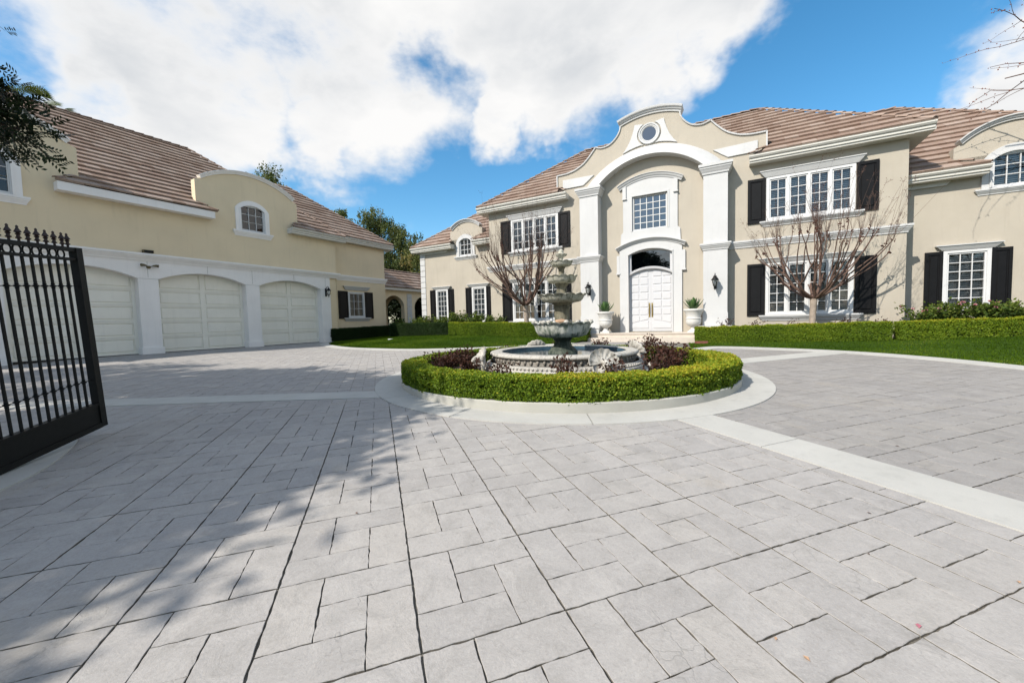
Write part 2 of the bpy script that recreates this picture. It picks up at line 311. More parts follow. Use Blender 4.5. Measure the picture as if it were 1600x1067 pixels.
# ------------------------------------------------------------------ mesh helpers
class MB:
    def __init__(s): s.v = []; s.f = []
    def add(s, vs, fs):
        o = len(s.v); s.v += [tuple(p) for p in vs]; s.f += [tuple(i+o for i in f) for f in fs]; return s
    def box(s, x0, x1, y0, y1, z0, z1):
        return s.add([(x0, y0, z0), (x1, y0, z0), (x1, y1, z0), (x0, y1, z0), (x0, y0, z1), (x1, y0, z1), (x1, y1, z1), (x0, y1, z1)],
                     [(0, 3, 2, 1), (4, 5, 6, 7), (0, 1, 5, 4), (1, 2, 6, 5), (2, 3, 7, 6), (3, 0, 4, 7)])
    def bevbox(s, x0, x1, y0, y1, z0, z1, b):
        # box whose front (low y) face is bevelled inwards by b
        return s.add([(x0, y1, z0), (x1, y1, z0), (x1, y1, z1), (x0, y1, z1), (x0, y0+b, z0), (x1, y0+b, z0), (x1, y0+b, z1), (x0, y0+b, z1),
                      (x0+b, y0, z0+b), (x1-b, y0, z0+b), (x1-b, y0, z1-b), (x0+b, y0, z1-b)],
                     [(0, 3, 2, 1), (0, 1, 5, 4), (1, 2, 6, 5), (2, 3, 7, 6), (3, 0, 4, 7), (4, 5, 9, 8), (5, 6, 10, 9), (6, 7, 11, 10), (7, 4, 8, 11), (8, 9, 10, 11)])
    def prism(s, poly, y0, y1):
        # polygon in (x,z), extruded along y
        n = len(poly); vs = [(x, y0, z) for x, z in poly] + [(x, y1, z) for x, z in poly]
        fs = [tuple(range(n)), tuple(range(2*n-1, n-1, -1))] + [((i+1) % n, i, n+i, n+(i+1) % n) for i in range(n)]
        return s.add(vs, fs)
    def flat(s, poly, z0, z1):
        # polygon in (x,y), extruded along z
        n = len(poly); vs = [(x, y, z1) for x, y in poly] + [(x, y, z0) for x, y in poly]
        return s.add(vs, [tuple(range(n)), tuple(range(2*n-1, n-1, -1))] + [((i+1) % n, i, n+i, n+(i+1) % n) for i in range(n)])
    def strip(s, A, B):
        # quads between two polylines of equal length
        n = len(A); return s.add(list(A)+list(B), [(i, i+1, n+i+1, n+i) for i in range(n-1)])
    def sweep(s, path, prof, closed=False):
        # path: list of ((x,z),(nx,nz)) in the facade plane; prof: list of (outward offset along n, y)
        rows = []
        for (p, nrm) in path:
            rows.append([(p[0]+nrm[0]*o, y, p[1]+nrm[1]*o) for o, y in prof])
        k = len(prof); vs = [q for r in rows for q in r]; fs = []
        for i in range(len(rows)-1 + (1 if closed else 0)):
            i2 = (i+1) % len(rows)
            for j in range(k):
                j2 = (j+1) % k; fs.append((i*k+j, i2*k+j, i2*k+j2, i*k+j2))
        if not closed:
            fs.append(tuple(range(k-1, -1, -1))); fs.append(tuple((len(rows)-1)*k+j for j in range(k)))
        return s.add(vs, fs)
    def tube(s, pts, rad, n=6, cap=True):
        pts = [Vector(p) for p in pts]; rows = []
        if isinstance(rad, (int, float)): rad = [rad]*len(pts)
        prev = None
        for i, p in enumerate(pts):
            d = (pts[min(i+1, len(pts)-1)]-pts[max(i-1, 0)])
            if d.length < 1e-9: d = Vector((0, 0, 1))
            d.normalize()
            a = prev if prev is not None else (Vector((1, 0, 0)) if abs(d.x) < .8 else Vector((0, 1, 0)))
            a = (a-d*a.dot(d))
            if a.length < 1e-6: a = d.orthogonal()
            a.normalize(); prev = a; b = d.cross(a)
            rows += [p+(a*math.cos(2*math.pi*k/n)+b*math.sin(2*math.pi*k/n))*rad[i] for k in range(n)]
        m_ = len(pts)
        fs = [(i*n+k, i*n+(k+1) % n, (i+1)*n+(k+1) % n, (i+1)*n+k) for i in range(m_-1) for k in range(n)]
        if cap: fs += [tuple(range(n-1, -1, -1)), tuple((m_-1)*n+k for k in range(n))]
        return s.add(rows, fs)
    def lathe(s, prof, n=32, c=(0, 0), mod=None):
        rows = []
        for (r, z) in prof:
            for k in range(n):
                a = 2*math.pi*k/n; rr, zz = (r, z) if mod is None else mod(r, z, a)
                rows.append((c[0]+rr*math.cos(a), c[1]+rr*math.sin(a), zz))
        m_ = len(prof); fs = [(i*n+k, i*n+(k+1) % n, (i+1)*n+(k+1) % n, (i+1)*n+k) for i in range(m_-1) for k in range(n)]
        return s.add(rows, fs)
    def mesh(s, name, mat=None, smooth=None):
        me = bpy.data.meshes.new(name); me.from_pydata(s.v, [], s.f); me.update()
        bm = bmesh.new(); bm.from_mesh(me); bmesh.ops.recalc_face_normals(bm, faces=bm.faces); bm.to_mesh(me); bm.free()
        if mat: me.materials.append(MAT[mat])
        if smooth:
            for p in me.polygons: p.use_smooth = True
            me.set_sharp_from_angle(angle=R(smooth))
        return me
    def build(s, name, mat, parent=None, smooth=None, label=None):
        return link(name, s.mesh(name, mat, smooth), parent, label)
def link(name, me, parent=None, label=None):
    o = bpy.data.objects.new(name, me); COL.objects.link(o)
    if parent: o.parent = parent
    if label: o['label'] = label
    return o
def tag(o, label=None, cat=None, group=None, kind=None):
    if label: o['label'] = label
    if cat: o['category'] = cat
    if group: o['group'] = group
    if kind: o['kind'] = kind
    return o
def thing(name, label, cat, loc=(0, 0, 0), rotz=0, group=None):
    o = bpy.data.objects.new(name, None); COL.objects.link(o); o.location = loc; o.rotation_euler = (0, 0, rotz); o.empty_display_size = .2
    return tag(o, label, cat, group)
def copy_tree(o, parent=None):
    c = o.copy(); COL.objects.link(c); c.parent = parent
    for ch in list(o.children): copy_tree(ch, c)
    return c
def npmesh(name, V, quads, mat, tint=None, smooth=False):
    # numpy verts (n,3), faces (m,k), tint per face
    me = bpy.data.meshes.new(name); k = quads.shape[1]; m_ = len(quads)
    me.vertices.add(len(V)); me.vertices.foreach_set('co', np.asarray(V, np.float32).ravel())
    me.loops.add(m_*k); me.loops.foreach_set('vertex_index', quads.astype(np.int32).ravel())
    me.polygons.add(m_); me.polygons.foreach_set('loop_start', np.arange(0, m_*k, k, dtype=np.int32))
    if tint is not None:
        at = me.attributes.new('tint', 'FLOAT', 'FACE'); at.data.foreach_set('value', np.clip(tint, 0, 1).astype(np.float32))
    me.update(calc_edges=True); me.materials.append(MAT[mat])
    if smooth: me.polygons.foreach_set('use_smooth', np.ones(m_, bool))
    return me
def leaves(P, D, U, ln, wd):
    # kite-shaped leaves: base point P, direction D, side vector U; returns verts, quads
    D = D/np.linalg.norm(D, axis=1, keepdims=True)
    S = np.cross(D, U); S /= (np.linalg.norm(S, axis=1, keepdims=True)+1e-9)
    ln = np.asarray(ln).reshape(-1, 1); wd = np.asarray(wd).reshape(-1, 1)
    V = np.stack([P, P+D*ln*.55+S*wd*.5, P+D*ln, P+D*ln*.55-S*wd*.5], 1).reshape(-1, 3)
    q = np.arange(len(P)*4).reshape(-1, 4); return V, q
def rand_dirs(n):
    d = rng.normal(size=(n, 3)); return d/np.linalg.norm(d, axis=1, keepdims=True)
def arc_pts(x0, x1, z_end, z_top, n=24):
    # segmental arch between x0 and x1 rising from z_end to z_top
    h = (x1-x0)/2; sg = z_top-z_end; Rr = (h*h+sg*sg)/(2*sg); cx = (x0+x1)/2; cz = z_top-Rr
    a0 = math.asin(min(1, h/Rr)); out = []
    for i in range(n+1):
        a = -a0+2*a0*i/n; out.append(((cx+Rr*math.sin(a), cz+Rr*math.cos(a)), (math.sin(a), math.cos(a))))
    return out

# ------------------------------------------------------------------ ground, paving, lawns
def inpoly(x, y, P):
    c = False; n = len(P)
    for i in range(n):
        x1, y1 = P[i]; x2, y2 = P[(i+1) % n]
        if (y1 > y) != (y2 > y) and x < (x2-x1)*(y-y1)/(y2-y1)+x1: c = not c
    return c
mb = MB(); mb.add([(-900, -900, -.35), (900, -900, -.35), (900, 900, -.35), (-900, 900, -.35)], [(0, 1, 2, 3)])
tag(mb.build('ground', 'far_ground'), kind='structure')
# garden earth round the buildings, level with the house
mb = MB(); q_ = [TV*a_+DV*b_ for a_, b_ in ((-20.2, 16.2), (60, 16.2), (60, 90), (-80, 90), (-80, -10), (-20.2, -10))]; mb.add([(p_.x, p_.y, Z0-.03) for p_ in q_], [(0, 1, 2, 3, 4, 5)])
tag(mb.build('garden_earth', 'soil'), kind='structure')

def smooth_curve(pts, n=10):
    out = []
    P = [Vector(p) for p in pts]; P = [P[0]*2-P[1]]+P+[P[-1]*2-P[-2]]
    for i in range(1, len(P)-2):
        for k in range(n):
            t_ = k/n; a, b, c, d = P[i-1], P[i], P[i+1], P[i+2]
            out.append(.5*((2*b)+(c-a)*t_+(2*a-5*b+4*c-d)*t_*t_+(3*b-a-3*c+d)*t_**3))
    out.append(P[-2]); return out
def lerpt(tab, x):
    if x <= tab[0][0]: return tab[0][1]
    for (a, b), (c, d) in zip(tab, tab[1:]):
        if x <= c: return b+(d-b)*(x-a)/(c-a)
    return tab[-1][1]
# lawn edges (world x,y) and the level of the lawn where it meets the hedges
edgeR = smooth_curve([(5.55, 12.05), (6.6, 12.45), (8.0, 11.45), (9.05, 10.2), (9.6, 8.6), (9.72, 7.0), (9.75, 4.5), (9.9, 1), (10.2, -4)])
edgeL = smooth_curve([(-10.15, 22.2), (-9.5, 20.2), (-8.3, 18.1), (-6.3, 15.8), (-3.9, 14.45), (-1.5, 14.3), (.8, 14.75), (2.35, 15.35)])
bedR = [(-3, -.02), (-1.04, -.02), (.25, .05), (2.84, .09), (4.3, .115), (6.8, .19), (12, .26)]
bedL = [(-20, .16), (-16, .30), (-12, .34), (-9.9, .30), (-7.4, .21), (-5.1, .10), (-3, .05)]
def lawn(name, edge, backfn, tab, label):
    rows = []; n = 14
    for e in edge:
        bx, by, bz = backfn(e)
        r = []
        for k in range(n+1):
            f = k/n; g = f*f*(3-2*f)
            z0 = gz(e[1])+.015
            r.append((e[0]+(bx-e[0])*f, e[1]+(by-e[1])*f, z0+(bz-z0)*(.55*f+.45*g)))
        rows.append(r)
    mb = MB(); k = n+1
    mb.add([p for r in rows for p in r], [(i*k+j, (i+1)*k+j, (i+1)*k+j+1, i*k+j+1) for i in range(len(rows)-1) for j in range(n)])
    o = mb.build(name, 'lawn_soil', None, 60); tag(o, kind='structure')
    return rows
def backR(e):
    i = edgeR.index(e); f = i/(len(edgeR)-1); t_ = -1.3+f*13.0; D_ = 15.9
    P = TV*t_+DV*D_; return P.x, P.y, Z0+lerpt(bedR, t_)
def backL(e):
    i = edgeL.index(e); f = i/(len(edgeL)-1); t_ = -20.2+f*15.0; D_ = 20.5-4.6*min(1, f*1.6) if f < .625 else 15.9
    P = TV*t_+DV*D_; return P.x, P.y, Z0+lerpt(bedL, t_)
rowsR = lawn('lawn', edgeR, backR, bedR, ''); rowsL = lawn('lawn', edgeL, backL, bedL, '')
def grass(name, rows, n, label, keep=None):
    P = []; A = []
    R_ = np.array(rows); a, b, c, d = R_[:-1, :-1], R_[1:, :-1], R_[1:, 1:], R_[:-1, 1:]
    ar = np.linalg.norm(np.cross(b-a, d-a), axis=2); dist = np.linalg.norm((a+c)/2, axis=2)
    w = (ar/np.maximum(dist, 5)**1.2).ravel(); w /= w.sum()
    idx = rng.choice(len(w), n, p=w); s_, t_ = rng.random((2, n, 1))
    a, b, c, d = (q.reshape(-1, 3)[idx] for q in (a, b, c, d))
    P = a*(1-s_)*(1-t_)+b*s_*(1-t_)+c*s_*t_+d*(1-s_)*t_
    D = rng.normal(size=(n, 3))*.45; D[:, 2] = 1
    U = rand_dirs(n)
    patch = .5+.22*np.sin(P[:, 0]*1.3+np.sin(P[:, 1]*.9)*2)+.12*np.sin(P[:, 1]*3.1+P[:, 0]*2.2)
    V, q = leaves(P-np.array([0, 0, .012]), D, U, rng.uniform(.03, .065, n), rng.uniform(.008, .016, n))
    me = npmesh(name, V, q, 'grass_blade', np.clip(patch-.12+rng.normal(0, .17, n), 0, 1))
    tag(link(name, me), label, 'grass', kind='stuff')
grass('grass', rowsR, 70000, 'mown green grass before the hedge on the right')
grass('grass', rowsL, 60000, 'mown green grass before the hedges on the left')
polyR = [(p[0], p[1]) for p in edgeR]+[(40, -4), (40, 25), (5.5, 25)]
polyL = [(p[0], p[1]) for p in edgeL]+[(2.4, 30), (-12, 40), (-11, 24)]
# concrete edging strip along the lawns
def edging(edge, w, side):
    mb = MB(); A = []; B = []; C = []; Dd = []
    for i, e in enumerate(edge):
        d = edge[min(i+1, len(edge)-1)]-edge[max(i-1, 0)]; nx, ny = -d.y*side, d.x*side; l = math.hypot(nx, ny); nx /= l; ny /= l
        A.append((e.x, e.y, gz(e.y)+.034)); B.append((e.x+nx*w, e.y+ny*w, gz(e.y+ny*w)+.016)); C.append((e.x-nx*.02, e.y-ny*.02, gz(e.y)-.05)); Dd.append((B[-1][0], B[-1][1], B[-1][2]-.06))
    mb.strip(A, B); mb.strip(C, A); mb.strip(B, Dd)
    o = mb.build('edging', 'apron_concrete'); tag(o, kind='structure')
for e in (edgeR, edgeL):
    for p in e: pass
edgeR3 = [Vector((p[0], p[1])) for p in edgeR]; edgeL3 = [Vector((p[0], p[1])) for p in edgeL]
edging(edgeR3, .42, -1); edging(edgeL3, .40, -1)

# driveway: dark joint bed with stamped slabs set in it
mb = MB()
mb.add([(-34, -6, gz(-6)-.008), (34, -6, gz(-6)-.008), (34, 15, gz(15)-.008), (-34, 15, gz(15)-.008), (-34, 30, gz(15)-.008), (34, 30, gz(15)-.008)], [(0, 1, 2, 3), (3, 2, 5, 4)])
drive = tag(mb.build('driveway', 'joint_dark'), kind='structure')
PA = .3303; CELL = .6128; UNIT = CELL/3; U0 = -.5047; V0 = 2.089
pu = Vector((math.cos(PA), math.sin(PA))); pv = Vector((-math.sin(PA), math.cos(PA)))
FC = (1.02, 8.0)
def paver_outline(w, h, rnd, gap):
    # rectangle w x h with slightly wandering edges, centred
    def edge(x0, y0, x1, y1, nx, ny, k):
        o = []
        for i in range(k):
            f = i/k; j = 0 if i == 0 else rnd.uniform(-.0034, .0026)
            o.append((x0+(x1-x0)*f+nx*j, y0+(y1-y0)*f+ny*j))
        return o
    x0, x1, y0, y1 = -w/2+gap[0], w/2-gap[1], -h/2+gap[2], h/2-gap[3]; ka, kb = (13, 7) if w > h else ((7, 13) if h > w else (7, 7))
    return edge(x0, y0, x1, y0, 0, 1, ka)+edge(x1, y0, x1, y1, 1, 0, kb)+edge(x1, y1, x0, y1, 0, 1, ka)+edge(x0, y1, x0, y0, 1, 0, kb)
def paver_geo(w, h, rnd, gap):
    o = paver_outline(w, h, rnd, gap); n = len(o); top = []
    for (x, y) in o:
        l = rnd.uniform(.0008, .0022); top.append((x-math.copysign(l, x), y-math.copysign(l, y), .004))
    low = [(x, y, .0015) for x, y in o]; bot = [(x, y, -.010) for x, y in o]
    vs = top+low+bot; fs = [tuple(range(n))]
    for r_ in (0, 1): fs += [((i+1) % n+r_*n, i+r_*n, i+(r_+1)*n, (i+1) % n+(r_+1)*n) for i in range(n)]
    return vs, fs
PIECES = [(0, 1, 1, 2), (1, 2, 2, 1), (1, 1, 1, 1), (2, 0, 1, 2), (0, 0, 2, 1)]
prnd = random.Random(3); variants = {}
def piece_gap(pc):
    a, b, w, h = pc   # wide joints on the long lines, thin ones inside each square
    return (.0046 if a == 0 else .0026, .0046 if a+w == 3 else .0026, .0042 if b == 0 else .0026, .0042 if b+h == 3 else .0026)
for pc in PIECES:
    variants[pc] = [paver_geo(pc[2]*UNIT, pc[3]*UNIT, prnd, piece_gap(pc)) for k in range(4)]
allp = []
for i in range(-40, 60):
    for j in range(-14, 50):
        for (a, b, w, h) in PIECES:
            uu = U0+i*CELL+(a+w/2)*UNIT; vv = V0+j*CELL+(b+h/2)*UNIT
            p = pu*uu+pv*vv; x, y = p.x, p.y
            if y < -2.0 or x < -24 or x > 14: continue
            tt = x*TV.x+y*TV.y; dd = x*DV.x+y*DV.y
            if tt < -20.6 or dd > 16.4 or dd > 26: 
                if not (tt < -9 and tt > -20.6 and dd < 24): continue
            if math.hypot(x-FC[0], y-FC[1]) < 3.45: continue
            if inpoly(x, y, polyR) or inpoly(x, y, polyL): continue
            # area on the picture
            z = gz(y); dep = y
            vis = 0
            if dep > .8:
                q = px((x, y, z))
                if q and -60 < q[0] < 1660 and q[1] < 1130: vis = w*h/(dep**3)
            allp.append((vis, x, y, z, (a, b, w, h), prnd.randrange(4), prnd.random()))
allp.sort(key=lambda r: -r[0])
def darker_slab(x, y): return x > 1.95+(5.0-y)*.392 if y < 5.0 else x > 1.6
pm = {}
for key, lst in variants.items():
    for k, (vs, fs) in enumerate(lst):
        mb = MB(); mb.add(vs, fs); 
        for dark_, mt_ in ((False, 'paver_stone'), (True, 'paver_darker')):
            me = mb.mesh('slab', mt_); me.materials.append(MAT['joint_dark']); me.polygons.foreach_set('material_index', [0]*(1+(len(fs)-1)//2)+[1]*((len(fs)-1)//2)); pm[(key, k, dark_)] = me
tilt = math.atan(SLOPE)
for (vis, x, y, z, key, k, r_) in allp[:300]:
    o = link('slab', pm[(key, k, darker_slab(x, y))], drive)
    o.matrix_local = Matrix.Translation((x, y, z+(r_-.5)*.003)) @ Matrix.Rotation(tilt+(r_-.5)*.004, 4, 'X') @ Matrix.Rotation(PA, 4, 'Z')
V = []; Fq = []; tn = []; base = 0
faces_all = []
ca, sa = math.cos(PA), math.sin(PA)
mbf = MB(); tints = []; mids = []
for (vis, x, y, z, key, k, r_) in allp[300:]:
    vs, fs = variants[key][k]
    if y > 5.5:   # far slabs: plain outline is enough
        n = len(vs)//3; a, b = key[2]*UNIT/2-.0024, key[3]*UNIT/2-.0024
        vs = [(-a, -b, .003), (a, -b, .003), (a, b, .003), (-a, b, .003), (-a, -b, -.012), (a, -b, -.012), (a, b, -.012), (-a, b, -.012)]
        fs = [(0, 1, 2, 3), (1, 0, 4, 5), (0, 3, 7, 4)]
    mbf.add([(x+ca*p[0]-sa*p[1], y+sa*p[0]+ca*p[1], gz(y+sa*p[0]+ca*p[1])+p[2]+(r_-.5)*.003) for p in vs], fs); tints += [r_]*len(fs); nk_ = 1 if len(fs) == 3 else 1+(len(fs)-1)//2; mids += [int(darker_slab(x, y))]*nk_+[2]*(len(fs)-nk_)
me = bpy.data.meshes.new('slabs'); me.from_pydata(mbf.v, [], mbf.f); me.materials.append(MAT['paver_stone_far']); me.materials.append(MAT['paver_darker_far']); me.materials.append(MAT['joint_dark']); me.polygons.foreach_set('material_index', mids)
at = me.attributes.new('tint', 'FLOAT', 'FACE'); at.data.foreach_set('value', np.array(tints, np.float32)); me.update()
tag(link('slabs', me, drive), kind='stuff')

# concrete apron round the fountain bed and straight bands across the drive
apron = MB()
ap = tag(MB().lathe([(3.22, 0), (3.63, 0)], 96).build('fountain_apron', 'joint_dark'), kind='structure')
ap.location = (FC[0], FC[1], gz(FC[1])-.004); ap.rotation_euler = (tilt, 0, 0)
cuts = [R(a) for a in (-92, -52, -20, 12, 45, 80, 115, 150, 183, 214, 240, 268)]
for a0, a1 in zip(cuts, cuts[1:]):
    g = .0018
    n = 12; mb = MB()
    A = []; B = []
    for k in range(n+1):
        a = a0+g+(a1-a0-2*g)*k/n
        A.append((3.20*math.cos(a), 3.20*math.sin(a))); B.append((3.655*math.cos(a), 3.655*math.sin(a)))
    mb.flat(B+A[::-1], -.03, .0205)
    mb.build('slab', 'apron_concrete', ap)
def band(name, A, B, wd, cutsat):
    A = Vector(A); B = Vector(B); d = (B-A); Ln = d.length; d.normalize(); nn = Vector((-d.y, d.x))
    base = MB(); q = [A-nn*wd/2, B-nn*wd/2, B+nn*wd/2, A+nn*wd/2]
    base.add([(p.x, p.y, gz(p.y)+.006) for p in q], [(0, 1, 2, 3)])
    o = tag(base.build(name, 'joint_dark'), kind='structure')
    cs = [0]+cutsat+[Ln]
    for c0, c1 in zip(cs, cs[1:]):
        if c1-c0 < .02: continue
        mb = MB(); k = max(1, int((c1-c0)/1.0)); T = []; 
        for i in range(k):
            s0 = c0+.004+(c1-c0-.008)*i/k; s1 = c0+.004+(c1-c0-.008)*(i+1)/k
            qq = [A+d*s0-nn*wd/2, A+d*s1-nn*wd/2, A+d*s1+nn*wd/2, A+d*s0+nn*wd/2]
            vs = [(p.x, p.y, gz(p.y)+.0125) for p in qq]+[(p.x, p.y, gz(p.y)-.02) for p in qq]
            fs = [(0, 1, 2, 3), (1, 0, 4, 5), (3, 2, 6, 7)]
            if i == 0: fs.append((0, 3, 7, 4))
            if i == k-1: fs.append((2, 1, 5, 6))
            mb.add(vs, fs)
        mb.build('slab', 'apron_concrete', o)
band('concrete_band', (1.93, 5.05), (3.95, -.1), .50, [1.55, 3.6])
band('concrete_band', (-2.0, 6.36), (-15.0, 6.02), .52, [1.7, 4.0, 6.4, 9])
band('concrete_band', (4.35, 8.75), (9.15, 10.55), .60, [2.2])
# small concrete island under the open gate, curved nose
isl = smooth_curve([(-9.0, 3.0), (-6.5, 4.35), (-5.35, 4.55), (-4.88, 4.3), (-4.55, 3.92), (-4.22, 3.45), (-4.0, 2.9), (-3.7, 1.8), (-3.4, .3)], 6)
mb = MB(); mb.flat([(p.x, p.y) for p in isl]+[(-9, .3)], -.05, .09)
for i, v_ in enumerate(mb.v): mb.v[i] = (v_[0], v_[1], (gz(v_[1])+.016) if v_[2] > 0 else gz(v_[1])-.06)
tag(mb.build('concrete_island', 'apron_concrete'), kind='structure')

# ------------------------------------------------------------------ building helpers
def wallholes(mb, x0, x1, z0, z1, holes, y=0., depth=.22):
    xs = sorted({x0, x1, *[h[0] for h in holes], *[h[1] for h in holes]}); zs = sorted({z0, z1, *[h[2] for h in holes], *[h[3] for h in holes]})
    for a, b in zip(xs, xs[1:]):
        for c, d in zip(zs, zs[1:]):
            mx, mz = (a+b)/2, (c+d)/2
            if any(h[0] < mx < h[1] and h[2] < mz < h[3] for h in holes): continue
            mb.add([(a, y, c), (b, y, c), (b, y, d), (a, y, d)], [(0, 1, 2, 3)])
    for (a, b, c, d) in holes:
        e = y+depth
        mb.add([(a, y, c), (b, y, c), (b, y, d), (a, y, d), (a, e, c), (b, e, c), (b, e, d), (a, e, d)], [(0, 1, 5, 4), (1, 2, 6, 5), (2, 3, 7, 6), (3, 0, 4, 7)])
    return mb
def cornice(x0, x1, y, z0, z1, proj, steps=4, ret=(True, True), prof=None):
    # moulding with a cyma profile, mitred at its returned ends
    pr = prof or [(0, 0), (.22, 0), (.26, .16), (.40, .26), (.62, .46), (.78, .56), (.80, .70), (1, .74), (1, 1), (0, 1)]
    mb = MB(); h = z1-z0; rows = []
    for (p, f) in pr:
        e = proj*p; a = x0-(e if ret[0] else 0); b = x1+(e if ret[1] else 0); z = z0+h*f
        rows += [(a, y+.004, z), (a, y-e, z), (b, y-e, z), (b, y+.004, z)]
    n = len(pr); fs = [(i*4+j, i*4+j+1, (i+1)*4+j+1, (i+1)*4+j) for i in range(n-1) for j in range(3)]
    fs += [(0, 1, 2, 3), ((n-1)*4, (n-1)*4+1, (n-1)*4+2, (n-1)*4+3)]
    mb.add(rows, fs); return mb
def window(parent, x0, x1, z0, z1, y=0., sashes=1, cols=2, rows=4, sill=None, hood=None, blind=0., fw=.075, sw=.045, mw=.022, glassm='window_glass', arch=None, label=None, curtain=False, depth=.20, white='window_white', frame_y=-.035):
    """window > panes, sill, hood, blind, room; frame with mullions, sash rails and glazing bars"""
    fr = MB(); yf = y+frame_y
    fr.box(x0-.02, x0+fw, yf, y+.12, z0-.02, z1+.02); fr.box(x1-fw, x1+.02, yf, y+.12, z0-.02, z1+.02)
    fr.box(x0+fw, x1-fw, yf, y+.12, z0-.02, z0+fw*.8); fr.box(x0+fw, x1-fw, yf, y+.12, z1-fw*.8, z1+.02)
    ix0, ix1, iz0, iz1 = x0+fw, x1-fw, z0+fw*.8, z1-fw*.8
    W_ = (ix1-ix0); mul = .07
    sw_ = (W_-(sashes-1)*mul)/sashes; panes = []
    for s in range(sashes):
        a = ix0+s*(sw_+mul); b = a+sw_
        if s > 0: fr.box(a-mul, a, yf, y+.12, iz0, iz1)
        fr.box(a, a+sw, y-.005, y+.09, iz0, iz1); fr.box(b-sw, b, y-.005, y+.09, iz0, iz1)
        fr.box(a+sw, b-sw, y-.005, y+.09, iz0, iz0+sw); fr.box(a+sw, b-sw, y-.005, y+.09, iz1-sw, iz1)
        pa, pb, pc, pd = a+sw, b-sw, iz0+sw, iz1-sw
        cw = (pb-pa-(cols-1)*mw)/cols; rh = (pd-pc-(rows-1)*mw)/rows
        for c in range(1, cols): fr.box(pa+c*cw+(c-1)*mw, pa+c*(cw+mw), y+.008, y+.075, pc, pd)
        for r in range(1, rows): fr.box(pa, pb, y+.012, y+.073, pc+r*rh+(r-1)*mw, pc+r*(rh+mw))
        for c in range(cols):
            for r in range(rows): panes.append((pa+c*(cw+mw), pc+r*(rh+mw), cw, rh))
    wo_ = fr.build('window', white, parent, None, label)
    cw, rh = panes[0][2], panes[0][3]
    key = ('pane', round(cw, 3), round(rh, 3), glassm)
    if key not in MESH:
        pmb = MB(); pmb.add([(-.006, 0, -.006), (cw+.006, 0, -.006), (cw+.006, 0, rh+.006), (-.006, 0, rh+.006)], [(0, 1, 2, 3)]); MESH[key] = pmb.mesh('pane', glassm)
    for (px_, pz_, _, _) in panes:
        o = link('pane', MESH[key], wo_); o.location = (px_, y+.045, pz_); o.rotation_euler = (random.gauss(0, .005), 0, random.gauss(0, .005))
    rm = MB(); e = y+depth+.25
    rm.add([(x0, y+.12, z0), (x1, y+.12, z0), (x1, y+.12, z1), (x0, y+.12, z1), (x0, e, z0), (x1, e, z0), (x1, e, z1), (x0, e, z1)], [(0, 1, 5, 4), (1, 2, 6, 5), (2, 3, 7, 6), (3, 0, 4, 7), (4, 5, 6, 7)])
    rm.build('room', 'dark_room', wo_)
    if blind:
        bl = MB(); zt = z1-.06; zb = z1-(z1-z0)*blind; k = 0; z = zt
        for s in range(sashes):
            a = ix0+s*(sw_+mul)+.03; b = a+sw_-.06; z = zt
            while z > zb+.05:
                bl.add([(a, y+.125, z-.03), (b, y+.125, z-.03), (b, y+.155, z+.018), (a, y+.155, z+.018)], [(0, 1, 2, 3)]); z -= .062
            bl.box(a-.02, a+.025, y+.12, y+.15, zb, zt); bl.box(b-.025, b+.02, y+.12, y+.15, zb, zt)
        bl.build('blind', 'blind_white', wo_)
    if curtain:
        cb = MB(); n = 60; A = []; B = []
        for side in (0, 1):
            A = []; B = []
            for i in range(n+1):
                f = i/n*.42; x = ix0+(ix1-ix0)*(f if side == 0 else 1-f); yy = y+.15+.025*math.sin(i*1.25)
                A.append((x, yy, z0+.05)); B.append((x, yy, z1-.03))
            cb.strip(A, B)
        cb.build('curtain', 'curtain', wo_, 60)
    if sill:
        sx0, sx1, sz0, sz1, sp = sill
        cornice(sx0+sp*.8, sx1-sp*.8, y, sz0, sz1, sp).build('sill', 'white_trim', wo_)
    if hood:
        hx0, hx1, hz0, hz1, hp = hood
        mb = MB()
        mb.add([(hx0+.16, y, hz0), (hx1-.16, y, hz0), (hx1, y, hz1-.03), (hx0, y, hz1-.03), (hx0+.16, y-.05, hz0), (hx1-.16, y-.05, hz0), (hx1, y-hp, hz1-.03), (hx0, y-hp, hz1-.03)],
               [(0, 1, 5, 4), (4, 5, 6, 7), (0, 4, 7, 3), (1, 2, 6, 5), (3, 7, 6, 2)])
        mb.box(hx0-.01, hx1+.01, y-hp-.015, y+.01, hz1-.03, hz1)
        mb.build('hood', 'white_trim', wo_)
    return wo_
MESH = {}
def shutter(parent, x0, x1, z0, z1, y=0., mat='shutter_dark'):
    mb = MB(); f = .075; yo = y-.055
    mb.box(x0, x0+f, yo, y+.005, z0, z1); mb.box(x1-f, x1, yo, y+.005, z0, z1); mb.box(x0+f, x1-f, yo, y+.005, z0, z0+f*1.3); mb.box(x0+f, x1-f, yo, y+.005, z1-f*1.3, z1)
    mb.box(x0+f, x1-f, yo+.026, y+.004, z0+f*1.3, z1-f*1.3)
    mb.bevbox(x0+f+.035, x1-f-.035, yo+.004, yo+.027, z0+f*1.3+.035, z1-f*1.3-.035, .02)
    return mb.build('shutter', mat, parent)
def clip_poly(sub, cl):
    # Sutherland-Hodgman, cl convex counter-clockwise
    out = sub
    for i in range(len(cl)):
        ax, ay = cl[i]; bx, by = cl[(i+1) % len(cl)]; inp = out; out = []
        if not inp: return []
        def side(p): return (bx-ax)*(p[1]-ay)-(by-ay)*(p[0]-ax)
        for k in range(len(inp)):
            p, q = inp[k], inp[(k+1) % len(inp)]; sp, sq = side(p), side(q)
            if sp >= 0: out.append(p)
            if (sp >= 0) != (sq >= 0):
                f = sp/(sp-sq); out.append((p[0]+(q[0]-p[0])*f, p[1]+(q[1]-p[1])*f))
    return out
